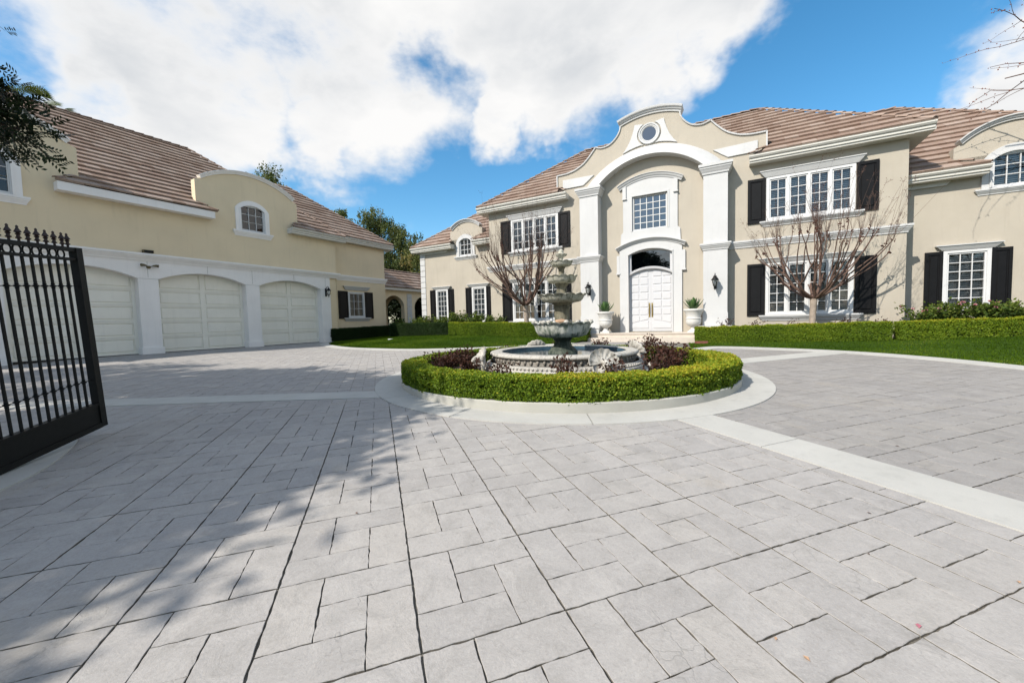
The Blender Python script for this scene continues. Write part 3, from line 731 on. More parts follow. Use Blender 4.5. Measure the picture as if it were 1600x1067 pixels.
def parea(p): return abs(sum(p[i][0]*p[(i+1) % len(p)][1]-p[(i+1) % len(p)][0]*p[i][1] for i in range(len(p))))/2
class Roof:
    """collects the tiles of a building, then builds the largest in the picture one by one"""
    def __init__(s, root, org, rot): s.root = root; s.M = Matrix.Translation(org) @ Matrix.Rotation(rot, 4, 'Z'); s.t = []; s.rnd = random.Random(5); s.decks = MB()
    def slope(s, O, E, U, polys, tw=.42, ex=.425, hide=None):
        O, E, U = Vector(O), Vector(E).normalized(), Vector(U).normalized(); Nn = E.cross(U)
        for poly in polys:
            s.decks.add([O+E*a+U*b-Nn*.012 for a, b in poly], [tuple(range(len(poly)))])
            smin = min(p[0] for p in poly); smax = max(p[0] for p in poly); wmin = min(p[1] for p in poly); wmax = max(p[1] for p in poly)
            r0 = int(math.floor(wmin/ex))
            for r_ in range(r0, int(wmax/ex)+1):
                k0 = int(math.floor(smin/tw))-1
                for k in range(k0, int(smax/tw)+2):
                    a = k*tw+(tw/2 if r_ % 2 else 0); b = r_*ex
                    full = [(a+.002, b), (a+tw-.002, b), (a+tw-.002, b+ex+.02), (a+.002, b+ex+.02)]
                    c = clip_poly(full, poly)
                    if len(c) < 3 or parea(c) < .008: continue
                    cen = O+E*(a+tw/2)+U*(b+ex/2); w = s.M @ cen; nw = s.M.to_3x3() @ Nn
                    view = (Vector((0, 0, EYE))-w); dist = view.length; vis = max(0, view.normalized().dot(nw))*parea(c)/dist**2
                    q = px(w)
                    if q is None or not (-30 < q[0] < 1630 and -20 < q[1] < 1100): vis = 0
                    if hide and hide(cen): vis = 0
                    s.t.append((vis, O, E, U, Nn, a, b, tw, ex, c, parea(c) > .97*tw*ex*.99, s.rnd.random()))
    def build(s, nmax=300):
        s.t.sort(key=lambda r: -r[0]); far = MB(); tn = []; n = 0
        for (vis, O, E, U, Nn, a, b, tw, ex, c, full, rr) in s.t:
            lift = lambda w_: 0.014+.072*max(0, 1-(w_-b)/(ex+.02))
            jit = (rr-.5)*.012
            if n < nmax and vis > 0 and full:
                key = ('tile', tw, ex)
                if key not in MESH:
                    mb = MB(); t_ = tw-.004; L_ = ex+.02
                    mb.add([(0, 0, .083), (t_, 0, .083), (t_, L_, .014), (0, L_, .014), (0, 0, .02), (t_, 0, .02), (t_, L_, 0), (0, L_, 0), (0, .006, .086), (t_, .006, .086)],
                           [(8, 9, 2, 3), (0, 1, 9, 8), (1, 0, 4, 5), (0, 8, 3, 7, 4), (1, 5, 6, 2, 9)])
                    MESH[key] = mb.mesh('roof_tile', 'roof_tile')
                o = link('roof_tile', MESH[key], s.root); mm = Matrix.Identity(4)
                pos = O+E*(a+.002)+U*(b+jit)
                for i in range(3): mm[i][0], mm[i][1], mm[i][2], mm[i][3] = E[i], U[i], Nn[i], pos[i]
                o.matrix_local = mm; n += 1
            else:
                k = len(c); top = [O+E*p[0]+U*(p[1]+(jit if full else 0))+Nn*lift(p[1]) for p in c]; bot = [O+E*p[0]+U*p[1] for p in c]
                far.add(top+bot, [tuple(range(k))]+[((i+1) % k, i, k+i, k+(i+1) % k) for i in range(k)]); tn += [rr]*(k+1)
        me = bpy.data.meshes.new('roof_tiles'); me.from_pydata(far.v, [], far.f); me.materials.append(MAT['roof_tile_far'])
        at = me.attributes.new('tint', 'FLOAT', 'FACE'); at.data.foreach_set('value', np.array(tn, np.float32)); me.update()
        tag(link('roof_tiles', me, s.root), kind='stuff')
        s.decks.build('roof_deck', 'roof_deck', s.root)
    def caps(s, A, B, up, step=.36, r=.11):
        # overlapping ridge tiles from A to B (A the lower end)
        A, B = Vector(A), Vector(B); d = (B-A); Ln = d.length; d.normalize(); side = d.cross(Vector(up)).normalized(); nn = side.cross(d)
        key = ('cap', step, r)
        if key not in MESH:
            mb = MB(); n = 6; vs = []
            for (y, lift, sc) in ((-.03, .05, 1.0), (step+.02, .015, .93)):
                for k in range(n+1):
                    a = math.pi*k/n; vs.append((math.cos(a)*r*sc, y, lift+math.sin(a)*r*.62*sc-.02))
                for k in range(n, -1, -1):
                    a = math.pi*k/n; vs.append((math.cos(a)*r*.84*sc, y, lift+math.sin(a)*r*.40*sc-.02))
            m_ = 2*(n+1); fs = [((k+1) % m_, k, m_+k, m_+(k+1) % m_) for k in range(m_)]+[(k, k+1, m_-2-k, m_-1-k) for k in range(n)]
            mb.add(vs, fs); MESH[key] = mb.mesh('ridge_tile', 'roof_tile')
        k = max(1, int(Ln/step))
        for i in range(k):
            o = link('ridge_tile', MESH[key], s.root); mm = Matrix.Identity(4); pos = A+d*(i*Ln/k)+nn*.02
            for j in range(3): mm[j][0], mm[j][1], mm[j][2], mm[j][3] = side[j], d[j], nn[j], pos[j]
            o.matrix_local = mm
def eave(root, x0, x1, y_wall, over, z_top, mat='eave_cream', gut=True, name='gutter', retL=True, retR=True, drop=.26):
    """gutter with fascia and soffit along a wall; profile in (y,z) run along x"""
    y0 = y_wall-over
    def ext(prof, a, b, nm, m_):
        mb = MB(); n = len(prof)
        mb.add([(a, p[0], p[1]) for p in prof]+[(b, p[0], p[1]) for p in prof], [tuple(range(n)), tuple(range(2*n-1, n-1, -1))]+[((i+1) % n, i, n+i, n+(i+1) % n) for i in range(n)])
        return mb.build(nm, m_, root)
    g = ext([(y0-.075, z_top), (y0-.06, z_top-.018), (y0-.065, z_top-.05), (y0-.03, z_top-.10), (y0-.01, z_top-.115), (y0+.03, z_top-.115), (y0+.03, z_top-.005), (y0-.055, z_top-.02), (y0-.06, z_top)], x0, x1, name, mat)
    ext([(y0+.012, z_top-.10), (y0+.012, z_top-.19), (y0+.05, z_top-.21), (y0+.06, z_top-drop), (y_wall+.0, z_top-drop), (y_wall+.0, z_top-.02), (y0+.04, z_top-.03)], x0+.02, x1-.02, 'fascia', mat)
    return g

# ------------------------------------------------------------------ main house (local x along the facade, y into the house, z up)
house = thing('mansion', 'cream stucco two storey mansion with curved white gable over double front doors', 'house', H_ORG, H_ROT)
WX = [(4.08, 6.54), (-6.54, -4.08)]
holes = []
for (a, b) in WX: holes += [(a, b, 4.36, 5.87), (a, b, .95, 2.81)]
holes += [(-.67, .67, 4.62, 5.98), (-.88, .88, .34, 3.78)]
mb = MB(); wallholes(mb, -7.85, 7.85, -.5, 6.5, holes)
# curved gable rising from the wall
half = [(4.06, 6.5), (4.06, 7.55), (3.75, 7.553), (3.52, 7.57), (3.2, 7.64), (2.88, 7.79), (2.68, 7.94), (2.48, 8.14), (2.34, 8.30), (2.24, 8.42), (2.12, 8.37), (1.98, 8.34), (1.82, 8.345), (1.66, 8.385), (1.52, 8.46), (1.39, 8.57), (1.28, 8.70), (1.20, 8.85), (1.15, 9.05)]
top = [p for p, n_ in arc_pts(-1.15, 1.15, 9.05, 9.27, 14)][1:-1]
outline = half + [(x, z) for x, z in top[::-1]] + [(-x, z) for x, z in half[::-1]]
n = len(outline)
mb.add([(x, 0, z) for x, z in outline], [tuple(range(n))])
mb.add([(x, 0, z) for x, z in outline]+[(x, .34, z) for x, z in outline], [(i+1, i, n+i, n+i+1) for i in range(n-1)])
mb.add([(x, .34, z) for x, z in outline], [tuple(range(n-1, -1, -1))])
# side walls of the block
for sx in (-1, 1):
    mb.add([(sx*7.85, 0, -.5), (sx*7.85, 9.5, -.5), (sx*7.85, 9.5, 6.5), (sx*7.85, 0, 6.5)], [(0, 1, 2, 3)])
mb.add([(-7.85, 9.5, -.5), (7.85, 9.5, -.5), (7.85, 9.5, 6.5), (-7.85, 9.5, 6.5)], [(0, 1, 2, 3)])
mb.build('wall', 'stucco', house)
# wings
mb = MB(); wallholes(mb, 7.85, 14.0, -.5, 5.25, [(9.05, 10.09, .95, 2.85), (10.02, 11.0, 4.72, 5.25)], 1.0)
wallholes(mb, 9.19, 11.82, 5.25, 5.75, [(10.02, 11.0, 5.25, 5.75)], 1.0)
mb.add([(14, 1, -.5), (14, 9, -.5), (14, 9, 5.25), (14, 1, 5.25)], [(0, 1, 2, 3)]); mb.build('wall', 'stucco', house)
mb = MB(); wallholes(mb, -13.4, -7.85, -.5, 5.25, [(-12.27, -11.41, .95, 2.86), (-9.69, -8.78, .95, 2.86), (-10.47, -9.62, 4.66, 5.25)], 1.0)
wallholes(mb, -11.1, -8.92, 5.25, 5.62, [(-10.47, -9.62, 5.25, 5.62)], 1.0)
mb.add([(-13.4, 1, -.5), (-13.4, 9, -.5), (-13.4, 9, 5.25), (-13.4, 1, 5.25)], [(0, 1, 2, 3)]); mb.build('wall', 'stucco', house)
# dormer parapets with arched heads
def dormer(root, x0, x1, zs, z_side, z_top, wx0, wx1, wz0, wz1, y, capm='white_trim', wallm='stucco', back=.32, cap_over=.0, surround='white_trim', cols=3, rows=3, blind=.9, sillz=None, ins=.2):
    """parapet from zs up: straight sides to z_side, then an arched head; window with arched white surround"""
    mb = MB(); ap = arc_pts(x0+ins, x1-ins, z_side+.12, z_top, 20)
    out = [(x0, zs), (x0, z_side), (x0+ins, z_side+.12)]+[p for p, _ in ap[1:-1]]+[(x1-ins, z_side+.12), (x1, z_side), (x1, zs)]
    # front with the rectangular opening taken out
    wt = wz1
    mb.add([(x0, y, zs), (wx0, y, zs), (wx0, y, wt), (x0, y, wt)], [(0, 1, 2, 3)]); mb.add([(wx1, y, zs), (x1, y, zs), (x1, y, wt), (wx1, y, wt)], [(0, 1, 2, 3)])
    up = [(x, z) for x, z in out if z > wt+1e-4]
    poly = [(x0, wt)]+up+[(x1, wt)]
    k = len(poly); mb.add([(x, y, z) for x, z in poly], [tuple(range(k))])
    full = [(x0, zs)]+[(x, z) for x, z in out if z > zs+1e-4]+[(x1, zs)]; k = len(full)
    mb.add([(x, y, z) for x, z in full]+[(x, y+back, z) for x, z in full], [(i+1, i, k+i, k+i+1) for i in range(k-1)])
    mb.build('dormer_wall', wallm, root)
    # projecting cap along the arch
    cap = MB(); cp = arc_pts(x0+ins-.03, x1-ins+.03, z_side+.10, z_top, 28)
    cap.sweep(cp, [(-.02, y+.2), (-.02, y-.05), (.035, y-.06), (.04, y-.09), (.095, y-.11), (.10, y-.145), (.135, y-.145), (.135, y+.2)])
    cap.build('dormer_cap', capm, root, 35)
    # window
    w = window(root, wx0, wx1, wz0, wz1, y, 1, cols, rows, None, None, blind, fw=.05, sw=.035)
    # surround: jambs and arched head that covers the square corners of the window
    sb = MB(); sw_ = .20; h0 = wz1-.20
    sb.box(wx0-sw_, wx0+.015, y-.06, y+.02, wz0-.02, h0); sb.box(wx1-.015, wx1+sw_, y-.06, y+.02, wz0-.02, h0)
    inn = arc_pts(wx0+.01, wx1-.01, h0, wz1+.0, 16); ot = arc_pts(wx0-sw_, wx1+sw_, h0, wz1+.235, 16)
    A = [p for p, _ in inn]; B = [p for p, _ in ot]
    for i in range(16):
        q = [A[i], A[i+1], B[i+1], B[i]]; sb.prism(q[::-1], y-.06, y+.02)
    # thin raised edge
    sb.sweep(inn, [(.0, y-.055), (.0, y-.085), (.05, y-.085), (.05, y-.055)]); sb.box(wx0-.04, wx0+.012, y-.085, y-.055, wz0, h0); sb.box(wx1-.012, wx1+.04, y-.085, y-.055, wz0, h0)
    sb.build('surround', surround, w, 30)
    zz = sillz if sillz else wz0-.20
    cornice(wx0-sw_-.04, wx1+sw_+.04, y, zz, wz0-.02, .11).build('sill', surround, w)
    return w
dormer(house, 9.19, 11.82, 5.25, 6.12, 6.70, 10.02, 11.0, 4.72, 5.75, 1.0)
dormer(house, -11.1, -8.92, 5.25, 6.08, 6.54, -10.47, -9.62, 4.66, 5.62, 1.0)
# windows of the block
for sx, (a, b) in zip((1, -1), WX):
    window(house, a, b, 4.36, 5.87, 0, 4, 2, 4, (a-.2, b+.22, 4.15, 4.335, .13), (a-.22, b+.25, 5.9, 6.12, .13), .95)
    window(house, a, b, .95, 2.81, 0, 4, 2, 5, (a-.2, b+.24, .72, .925, .13), (a-.22, b+.22, 2.83, 3.0, .13), .97 if sx > 0 else .0, curtain=(sx < 0))
    for (z0, z1) in ((4.30, 5.90), (.91, 2.82)):
        shutter(house, a-.60, a-.045, z0, z1); shutter(house, b+.045, b+.60, z0, z1)
window(house, 9.05, 10.09, .95, 2.85, 1.0, 1, 3, 6, None, (8.83, 10.33, 2.88, 3.05, .13), .95)
shutter(house, 8.59, 9.02, .9, 2.86, 1.0); shutter(house, 10.12, 10.55, .9, 2.86, 1.0)
window(house, -12.27, -11.41, .95, 2.86, 1.0, 1, 3, 6, None, (-12.55, -11.15, 2.89, 3.04, .12), .95)
window(house, -9.69, -8.78, .95, 2.86, 1.0, 1, 3, 6, None, (-9.98, -8.53, 2.89, 3.04, .12), .95)
for a, b in ((-12.72, -12.30), (-11.38, -10.98), (-10.13, -9.72), (-8.75, -8.35)): shutter(house, a, b, .9, 2.87, 1.0)
# corner stones of the left wing
for k in range(16):
    z = -.3+k*.335
    if z > 4.8: break
    MB().bevbox(-13.42, -13.05, .965, 1.02, z, z+.315, .012).build('quoin', 'white_trim', house)
# columns
for sx in (-1, 1):
    c = sx*2.43; h = .405
    mb = MB(); mb.box(c-h, c+h, -.55, .0, .55, 6.25); mb.build('pilaster', 'white_trim', house)
    MB().box(c-h-.02, c+h+.02, -.575, -.002, .0, 1.08).build('pilaster_base', 'white_trim', house)
    for (z0_, z1_, pj) in ((6.22, 6.575, .16), (3.43, 3.675, .12)):
        cap = cornice(c-h, c+h, -.55, z0_, z1_, pj)
        cap.v = [(x, (-.004 if abs(y+.546) < 1e-6 else y), z) for x, y, z in cap.v]; cap.build('capital', 'white_trim', house)
    # belt course between column and corner
    a, b = (2.85, 7.85) if sx > 0 else (-7.85, -2.85)
    cornice(a, b, 0, 3.46, 3.72, .13, ret=(sx < 0, sx > 0)).build('belt_course', 'white_trim', house)
    # low plinth at the foot of the column
    mb = MB(); mb.box(min(sx*1.92, sx*2.95), max(sx*1.92, sx*2.95), -1.0, -.58, -.3, .53); mb.box(min(sx*1.89, sx*2.98), max(sx*1.89, sx*2.98), -1.03, -.577, .53, .59); mb.build('plinth', 'white_trim', house)
# flared arch between the columns: proud at its inner edge, dying into the gable
inner = arc_pts(-2.06, 2.06, 6.62, 7.50, 48); outer = arc_pts(-2.80, 2.80, 6.62, 8.0, 48)
mb = MB(); K = 9; rows = []
for (p, _), (q, _) in zip(inner, outer):
    r_ = [(p[0], 0.0, p[1])]
    for k in range(K+1):
        f = k/K; y = -.44+(.44+.004)*(f**1.7) if k < K else .004
        r_.append((p[0]+(q[0]-p[0])*f, y, p[1]+(q[1]-p[1])*f))
    rows.append(r_)
kk = K+2; mb.add([v for r_ in rows for v in r_], [(i*kk+j, (i+1)*kk+j, (i+1)*kk+j+1, i*kk+j+1) for i in range(48) for j in range(kk-1)])
for i in (0, 48): mb.add(rows[i], [tuple(range(kk))])
mb.build('arch', 'white_trim', house, 40)
# thin white edge along the gable and the moulded crown
mb = MB()
def edge_strip(mb, pts, w, y0, y1):
    for (a, b) in zip(pts, pts[1:]):
        d = Vector((b[0]-a[0], b[1]-a[1])); 
        if d.length < 1e-6: continue
        d.normalize(); nn = Vector((-d.y, d.x)); a2 = (a[0]-d.x*.006, a[1]-d.y*.006); b2 = (b[0]+d.x*.006, b[1]+d.y*.006)
        q = [(a2[0]-nn.x*w*.5, a2[1]-nn.y*w*.5), (b2[0]-nn.x*w*.5, b2[1]-nn.y*w*.5), (b2[0]+nn.x*w*.6, b2[1]+nn.y*w*.6), (a2[0]+nn.x*w*.6, a2[1]+nn.y*w*.6)]
        mb.prism(q, y0, y1)
def fine(pts, n=6):
    c = smooth_curve([(p[0], p[1]) for p in pts], n); return [(p.x, p.y) for p in c]
segs = [[half[0], half[1]], fine(half[1:10]), fine(half[9:])]
for s_ in segs:
    edge_strip(mb, s_, .045, -.055, .36)
mb.build('gable_edge', 'white_trim', house); mb = MB()
for s_ in segs: edge_strip(mb, [(-x, z) for x, z in s_], .045, -.054, .361)
mb.build('gable_edge', 'white_trim', house)
mb = MB(); cp = arc_pts(-1.20, 1.20, 9.03, 9.26, 24)
mb.sweep(cp, [(-.03, .36), (-.03, -.05), (.04, -.06), (.05, -.10), (.11, -.13), (.125, -.17), (.185, -.19), (.20, -.19), (.20, .36)])
mb.build('gable_crown', 'white_trim', house, 30)
# raised panels beside the arch
for sx in (-1, 1):
    q = [(2.33, 7.26), (2.45, 7.18), (2.60, 7.06), (2.83, 6.90), (3.78, 6.90), (3.78, 7.29)]
    q = [(sx*x, z) for x, z in q]; MB().prism(q if sx > 0 else q[::-1], -.05, .002).build('gable_panel', 'white_trim', house)
    # wings of the round window
    C = (0., 8.46); q = []
    for k in range(9):   # along the circle
        a = R(62-124*k/8) if sx > 0 else R(118+124*k/8)
        q.append((C[0]+.475*math.cos(a), C[1]+.475*math.sin(a)))
    low = [(.34, 8.06), (.55, 8.03), (.80, 7.97), (1.06, 7.88)]; side = [(.92, 8.05), (.78, 8.28), (.68, 8.52), (.61, 8.74), (.57, 8.93)]
    q = q+[(sx*x, z) for x, z in low+side]
    MB().prism(q if sx < 0 else q[::-1], -.05, .003).build('gable_panel', 'white_trim', house)
# round window
w = MB(); n = 40; path = [((0+.36*math.cos(2*math.pi*k/n), 8.46+.36*math.sin(2*math.pi*k/n)), (math.cos(2*math.pi*k/n), math.sin(2*math.pi*k/n))) for k in range(n)]
w.sweep(path, [(-.09, .03), (-.09, -.03), (-.05, -.06), (-.02, -.05), (.0, -.08), (.05, -.085), (.07, -.05), (.07, .004)], True)
rw = w.build('round_window', 'white_trim', house, 35)
g = MB(); g.add([(.275*math.cos(2*math.pi*k/n), -.018, 8.46+.275*math.sin(2*math.pi*k/n)) for k in range(n)], [tuple(range(n))]); g.build('pane', 'sky_glass', rw)
g = MB(); g.add([(.275*math.cos(2*math.pi*k/n), -.006, 8.46+.275*math.sin(2*math.pi*k/n)) for k in range(n)], [tuple(range(n))]); g.build('room', 'dark_room', rw)

# white surround of the upper centre window
ys = -.055
mb = MB(); wallholes(mb, -1.08, 1.08, 4.55, 6.30, [(-.71, .71, 4.60, 6.02)], ys, .12)
q = [(-1.08, 6.30)]+[p for p, _ in arc_pts(-1.08, 1.08, 6.42, 6.74, 20)]+[(1.08, 6.30)]; mb.prism(q[::-1], ys, .0)
mb.box(-1.08, -1.075, ys, .001, 4.55, 6.4); mb.box(1.075, 1.08, ys, .001, 4.55, 6.4)
mb.prism([(-1.20, 3.85), (1.20, 3.85), (1.17, 4.50), (1.09, 4.58), (-1.09, 4.58), (-1.17, 4.50)], ys-.006, .001)
mb.build('window_surround', 'white_trim', house, 25)
mb = MB(); mb.sweep(arc_pts(-1.24, 1.24, 6.40, 6.74, 28), [(-.06, 0), (-.06, -.08), (.0, -.10), (.02, -.13), (.09, -.16), (.105, -.19), (.125, -.19), (.125, 0)]); mb.build('hood', 'white_trim', house, 30)
for sx in (-1, 1):
    MB().prism([(sx*.94, 5.98), (sx*1.08, 5.98), (sx*1.08, 6.42), (sx*.94, 6.48)][::sx], ys-.055, ys+.002).build('corbel', 'white_trim', house)
    MB().box(min(sx*.92, sx*1.10), max(sx*.92, sx*1.10), ys-.07, ys-.001, 5.94, 5.98).build('corbel_foot', 'white_trim', house)
window(house, -.70, .70, 4.60, 6.02, .03, 1, 5, 5, None, None, 0, fw=.055, sw=.02, mw=.028, glassm='sky_glass', frame_y=-.03)
for k, (a, b, c, d) in enumerate(((-.76, -.70, 4.58, 6.08), (.70, .76, 4.58, 6.08), (-.70, .70, 6.02, 6.08))):
    MB().box(a, b, ys-.02-.001*k, ys+.002, c, d).build('architrave', 'white_trim', house)
# door surround
mb = MB(); yd = -.07
DW = .90
for sx in (-1, 1): mb.box(min(sx*DW, sx*1.24), max(sx*DW, sx*1.24), yd, .002, .335, 3.62)
q = [(-1.24, 3.62)]+[p for p, _ in arc_pts(-1.24, 1.24, 3.80, 4.10, 20)]+[(1.24, 3.62)]
hd = arc_pts(-DW, DW, 3.62, 3.84, 20); A = [p for p, _ in hd]; B = [p for p, _ in arc_pts(-1.24, 1.24, 3.80, 4.10, 20)]
for i in range(20): mb.prism([A[i], A[i+1], B[i+1], B[i]][::-1], yd, .002)
mb.prism([(-1.24, 3.62), (-DW, 3.62), (-1.24, 3.80)], yd, .002); mb.prism([(DW, 3.62), (1.24, 3.62), (1.24, 3.80)], yd, .002)
# inner reveals
for sx in (-1, 1): mb.box(min(sx*DW, sx*(DW-.03)), max(sx*DW, sx*(DW-.03)), yd-.03, .25, .335, 3.62)
mb.sweep(hd, [(-.03, yd-.03), (.03, yd-.03), (.03, .0), (-.03, .25)])
mb.build('door_surround', 'white_trim', house, 25)
for sx in (-1, 1):
    MB().box(min(sx*1.24, sx*1.36), max(sx*1.24, sx*1.36), yd-.01, .003, 2.88, 3.62).build('door_ear', 'white_trim', house)
    MB().box(min(sx*1.22, sx*1.38), max(sx*1.22, sx*1.38), yd-.03, .0025, 2.82, 2.88).build('door_ear_foot', 'white_trim', house)
mb = MB(); mb.sweep(arc_pts(-1.34, 1.34, 3.82, 4.14, 28), [(-.03, 0), (-.03, -.09), (.02, -.11), (.03, -.14), (.075, -.17), (.085, -.21), (.12, -.21), (.12, 0)]); mb.build('hood', 'white_trim', house, 30)
# transom light and the arched bar under it
mb = MB(); bar = arc_pts(-DW+.03, DW-.03, 2.76, 3.0, 20); mb.sweep(bar, [(-.01, .20), (-.01, .02), (.07, -.0), (.085, .03), (.085, .20)]);
for sx in (-1, 1): mb.box(min(sx*.87, sx*.775), max(sx*.87, sx*.775), .04, .20, 2.8, 3.66)
tp_ = arc_pts(-.80, .80, 3.66, 3.78, 20); mb.sweep(tp_, [(-.03, .2), (-.03, .04), (.10, .04), (.10, .2)])
tr = mb.build('transom', 'door_white', house, 30)
low = [p for p, _ in arc_pts(-.80, .80, 2.86, 3.07, 20)]; up = [p for p, _ in arc_pts(-.80, .80, 3.64, 3.77, 20)]
g = MB(); g.strip([(x, .12, z) for x, z in low], [(x, .12, z) for x, z in up]); g.build('pane', 'sky_glass', tr)
g = MB(); g.strip([(x, .16, z) for x, z in low], [(x, .16, z) for x, z in up]); g.build('room', 'dark_room', tr)
# double doors
dz0, dz1 = .36, 3.02
for sx in (-1, 1):
    mb = MB(); 
    ob = [(0.004, dz0)]+[(.885, dz0)]+[(x, z) for (x, z) in [p for p, _ in arc_pts(-.89, .89, 2.76, 3.0, 20)][::-1] if x > .004]+[(.004, 2.998)]
    q = [(sx*x, z) for x, z in ob]; mb.prism(q if sx > 0 else q[::-1], .15, .20)
    leaf = mb.build('door', 'door_white', house)
    xs = [(.10, .43), (.475, .80)]; ztop = [2.62, 2.30, 1.98, 1.66, 1.34]
    for (a, b) in xs:
        for z in ztop+[2.94]:
            zt = z; zb = z-.275
            if z == 2.94: 
                zt = 2.93-.20*((a+b)/2/.88)**2; zb = 2.665
            MB().bevbox(min(sx*a, sx*b), max(sx*a, sx*b), .130, .152, zb, zt, .016).build('panel', 'door_white', leaf)
        # slanted lower panels
    for (a, b, za, zb) in ((.10, .43, .86, .79), (.475, .80, .78, .71)):
        q = [(sx*a, za+.02), (sx*b, zb+.02), (sx*b, 1.02), (sx*a, 1.02)]; MB().prism(q if sx > 0 else q[::-1], .132, .152).build('panel', 'door_white', leaf)
    q = [(sx*.10, .50), (sx*.80, .50), (sx*.80, .66), (sx*.10, .82)]; MB().prism(q if sx > 0 else q[::-1], .132, .152).build('panel', 'door_white', leaf)
    mb = MB(); hx = sx*.055; mb.tube([(hx, .10, 1.02), (hx, .095, 1.2), (hx, .095, 1.35), (hx, .10, 1.50)], [.016, .02, .02, .016], 8); mb.box(hx-.028, hx+.028, .135, .152, .96, 1.56)
    mb.tube([(hx, .15, 1.06), (hx, .10, 1.06)], .012, 6); mb.tube([(hx, .15, 1.46), (hx, .10, 1.46)], .012, 6); mb.build('handle', 'brass', leaf, 40)
MB().box(-.006, .006, .142, .19, dz0, 2.99).build('astragal', 'door_white', house)
MB().box(-.9, .9, .0, .22, .335, .362).build('threshold', 'bronze_fixture', house)
# porch and steps
mb = MB(); mb.box(-2.21, 1.90, -1.15, .0, -.3, .335); mb.build('porch_floor', 'porch_stone', house)
mb = MB(); mb.box(-2.35, 2.0, -1.55, -1.15, -.3, .165); mb.build('porch_step', 'porch_stone', house)
MB().box(-2.24, 1.93, -1.18, -1.145, .30, .337).build('step_nosing', 'porch_stone', house)
# roof
RF = Roof(house, H_ORG, H_ROT)
cs, sn = .8, .6
EZ = 6.66
def hw(v): return (v+.42)/cs
def regions(sgn):
    # convex pieces in (s = x, w up the slope), s measured along +x
    low = [(3.5, hw(-.42)), (8.27, hw(-.42)), (7.53, hw(.35)), (4.10, hw(.35)), (4.02, hw(.06))]
    upr = [(0, hw(.35)), (7.53, hw(.35)), (4.06, hw(4.27)), (0, hw(4.27))]
    out = []
    for P in (low, upr):
        out.append(P if sgn > 0 else [(-a, b) for a, b in P[::-1]])
    return out
def hide_gable(c): return abs(c.x) < 3.9 and c.y < 2.2
RF.slope((0, -.42, EZ), (1, 0, 0), (0, cs, sn), regions(1)+regions(-1), hide=hide_gable)
# wings
wz = 5.38
V1 = (1.30-.58)/cs
RF.slope((0, .58, wz), (1, 0, 0), (0, cs, sn), [[(7.86, 0), (9.86, 0), (9.19, .42/cs), (7.86, .42/cs)], [(7.86, .42/cs), (9.19, .42/cs), (9.19, V1), (7.86, V1)],
    [(11.82, 0), (14.4, 0), (13.75, V1), (11.82, V1)], [(7.86, V1), (13.75, V1), (9.19, 5.82/cs), (7.86, 5.82/cs)]])
RF.slope((0, .58, wz), (1, 0, 0), (0, cs, sn), [[(-13.75, 0), (-10.78, 0), (-11.1, .42/cs), (-13.35, .42/cs)], [(-13.35, .42/cs), (-11.1, .42/cs), (-11.1, V1), (-13.06, V1)],
    [(-9.35, 0), (-7.86, 0), (-7.86, .42/cs), (-8.92, .42/cs)], [(-8.92, .42/cs), (-7.86, .42/cs), (-7.86, V1), (-8.92, V1)], [(-13.06, V1), (-7.86, V1), (-7.86, 5.82/cs), (-8.2, 5.82/cs)]])
RF.build()
RZ = EZ+.75*4.69
RF.caps((8.25, -.40, EZ+.02), (4.08, 4.27, RZ+.02), (0, 0, 1)); RF.caps((-8.25, -.40, EZ+.02), (-4.08, 4.27, RZ+.02), (0, 0, 1)); RF.caps((-4.08, 4.27, RZ+.02), (4.08, 4.27, RZ+.02), (0, 0, 1))
RF.caps((14.4, .6, wz+.02), (9.19, 6.4, wz+4.37), (0, 0, 1)); RF.caps((9.19, 6.4, wz+4.37), (6.6, 6.4, wz+4.37), (0, 0, 1)); RF.caps((-13.75, .6, wz+.02), (-8.2, 6.4, wz+4.37), (0, 0, 1))
RF.caps((3.52, -.42, EZ+.03), (4.05, .0, EZ+.35), (0, 0, 1), .3, .08); RF.caps((-3.52, -.42, EZ+.03), (-4.05, .0, EZ+.35), (0, 0, 1), .3, .08)
RF.caps((9.84, .6, wz+.03), (9.2, 1.0, wz+.35), (0, 0, 1), .3, .08); RF.caps((-10.8, .6, wz+.03), (-11.1, 1.0, wz+.35), (0, 0, 1), .3, .08); RF.caps((-9.33, .6, wz+.03), (-8.93, 1.0, wz+.35), (0, 0, 1), .3, .08)
# hidden slopes of the roofs
mb = MB()
mb.add([(8.27, -.42, EZ-.02), (8.27, 9.9, EZ-.02), (4.08, 4.27, RZ-.02)], [(0, 1, 2)]); mb.add([(-8.27, -.42, EZ-.02), (-8.27, 9.9, EZ-.02), (-4.08, 4.27, RZ-.02)], [(0, 1, 2)])
mb.add([(8.27, 9.9, EZ-.02), (-8.27, 9.9, EZ-.02), (-4.08, 4.27, RZ-.02), (4.08, 4.27, RZ-.02)], [(0, 1, 2, 3)])
mb.add([(14.4, .6, wz-.02), (14.4, 12, wz-.02), (9.19, 6.4, wz+4.33)], [(0, 1, 2)]); mb.add([(14.4, 12, wz-.02), (7.9, 12, wz-.02), (7.9, 6.4, wz+4.33), (9.19, 6.4, wz+4.33)], [(0, 1, 2, 3)])
mb.add([(-13.75, .6, wz-.02), (-13.75, 12, wz-.02), (-8.2, 6.4, wz+4.33)], [(0, 1, 2)]); mb.add([(-13.75, 12, wz-.02), (-7.9, 12, wz-.02), (-7.9, 6.4, wz+4.33), (-8.2, 6.4, wz+4.33)], [(0, 1, 2, 3)])
mb.build('roof_back', 'roof_tile_far', house)
eave(house, 3.5, 8.32, 0, .42, EZ); eave(house, -8.32, -3.5, 0, .42, EZ)
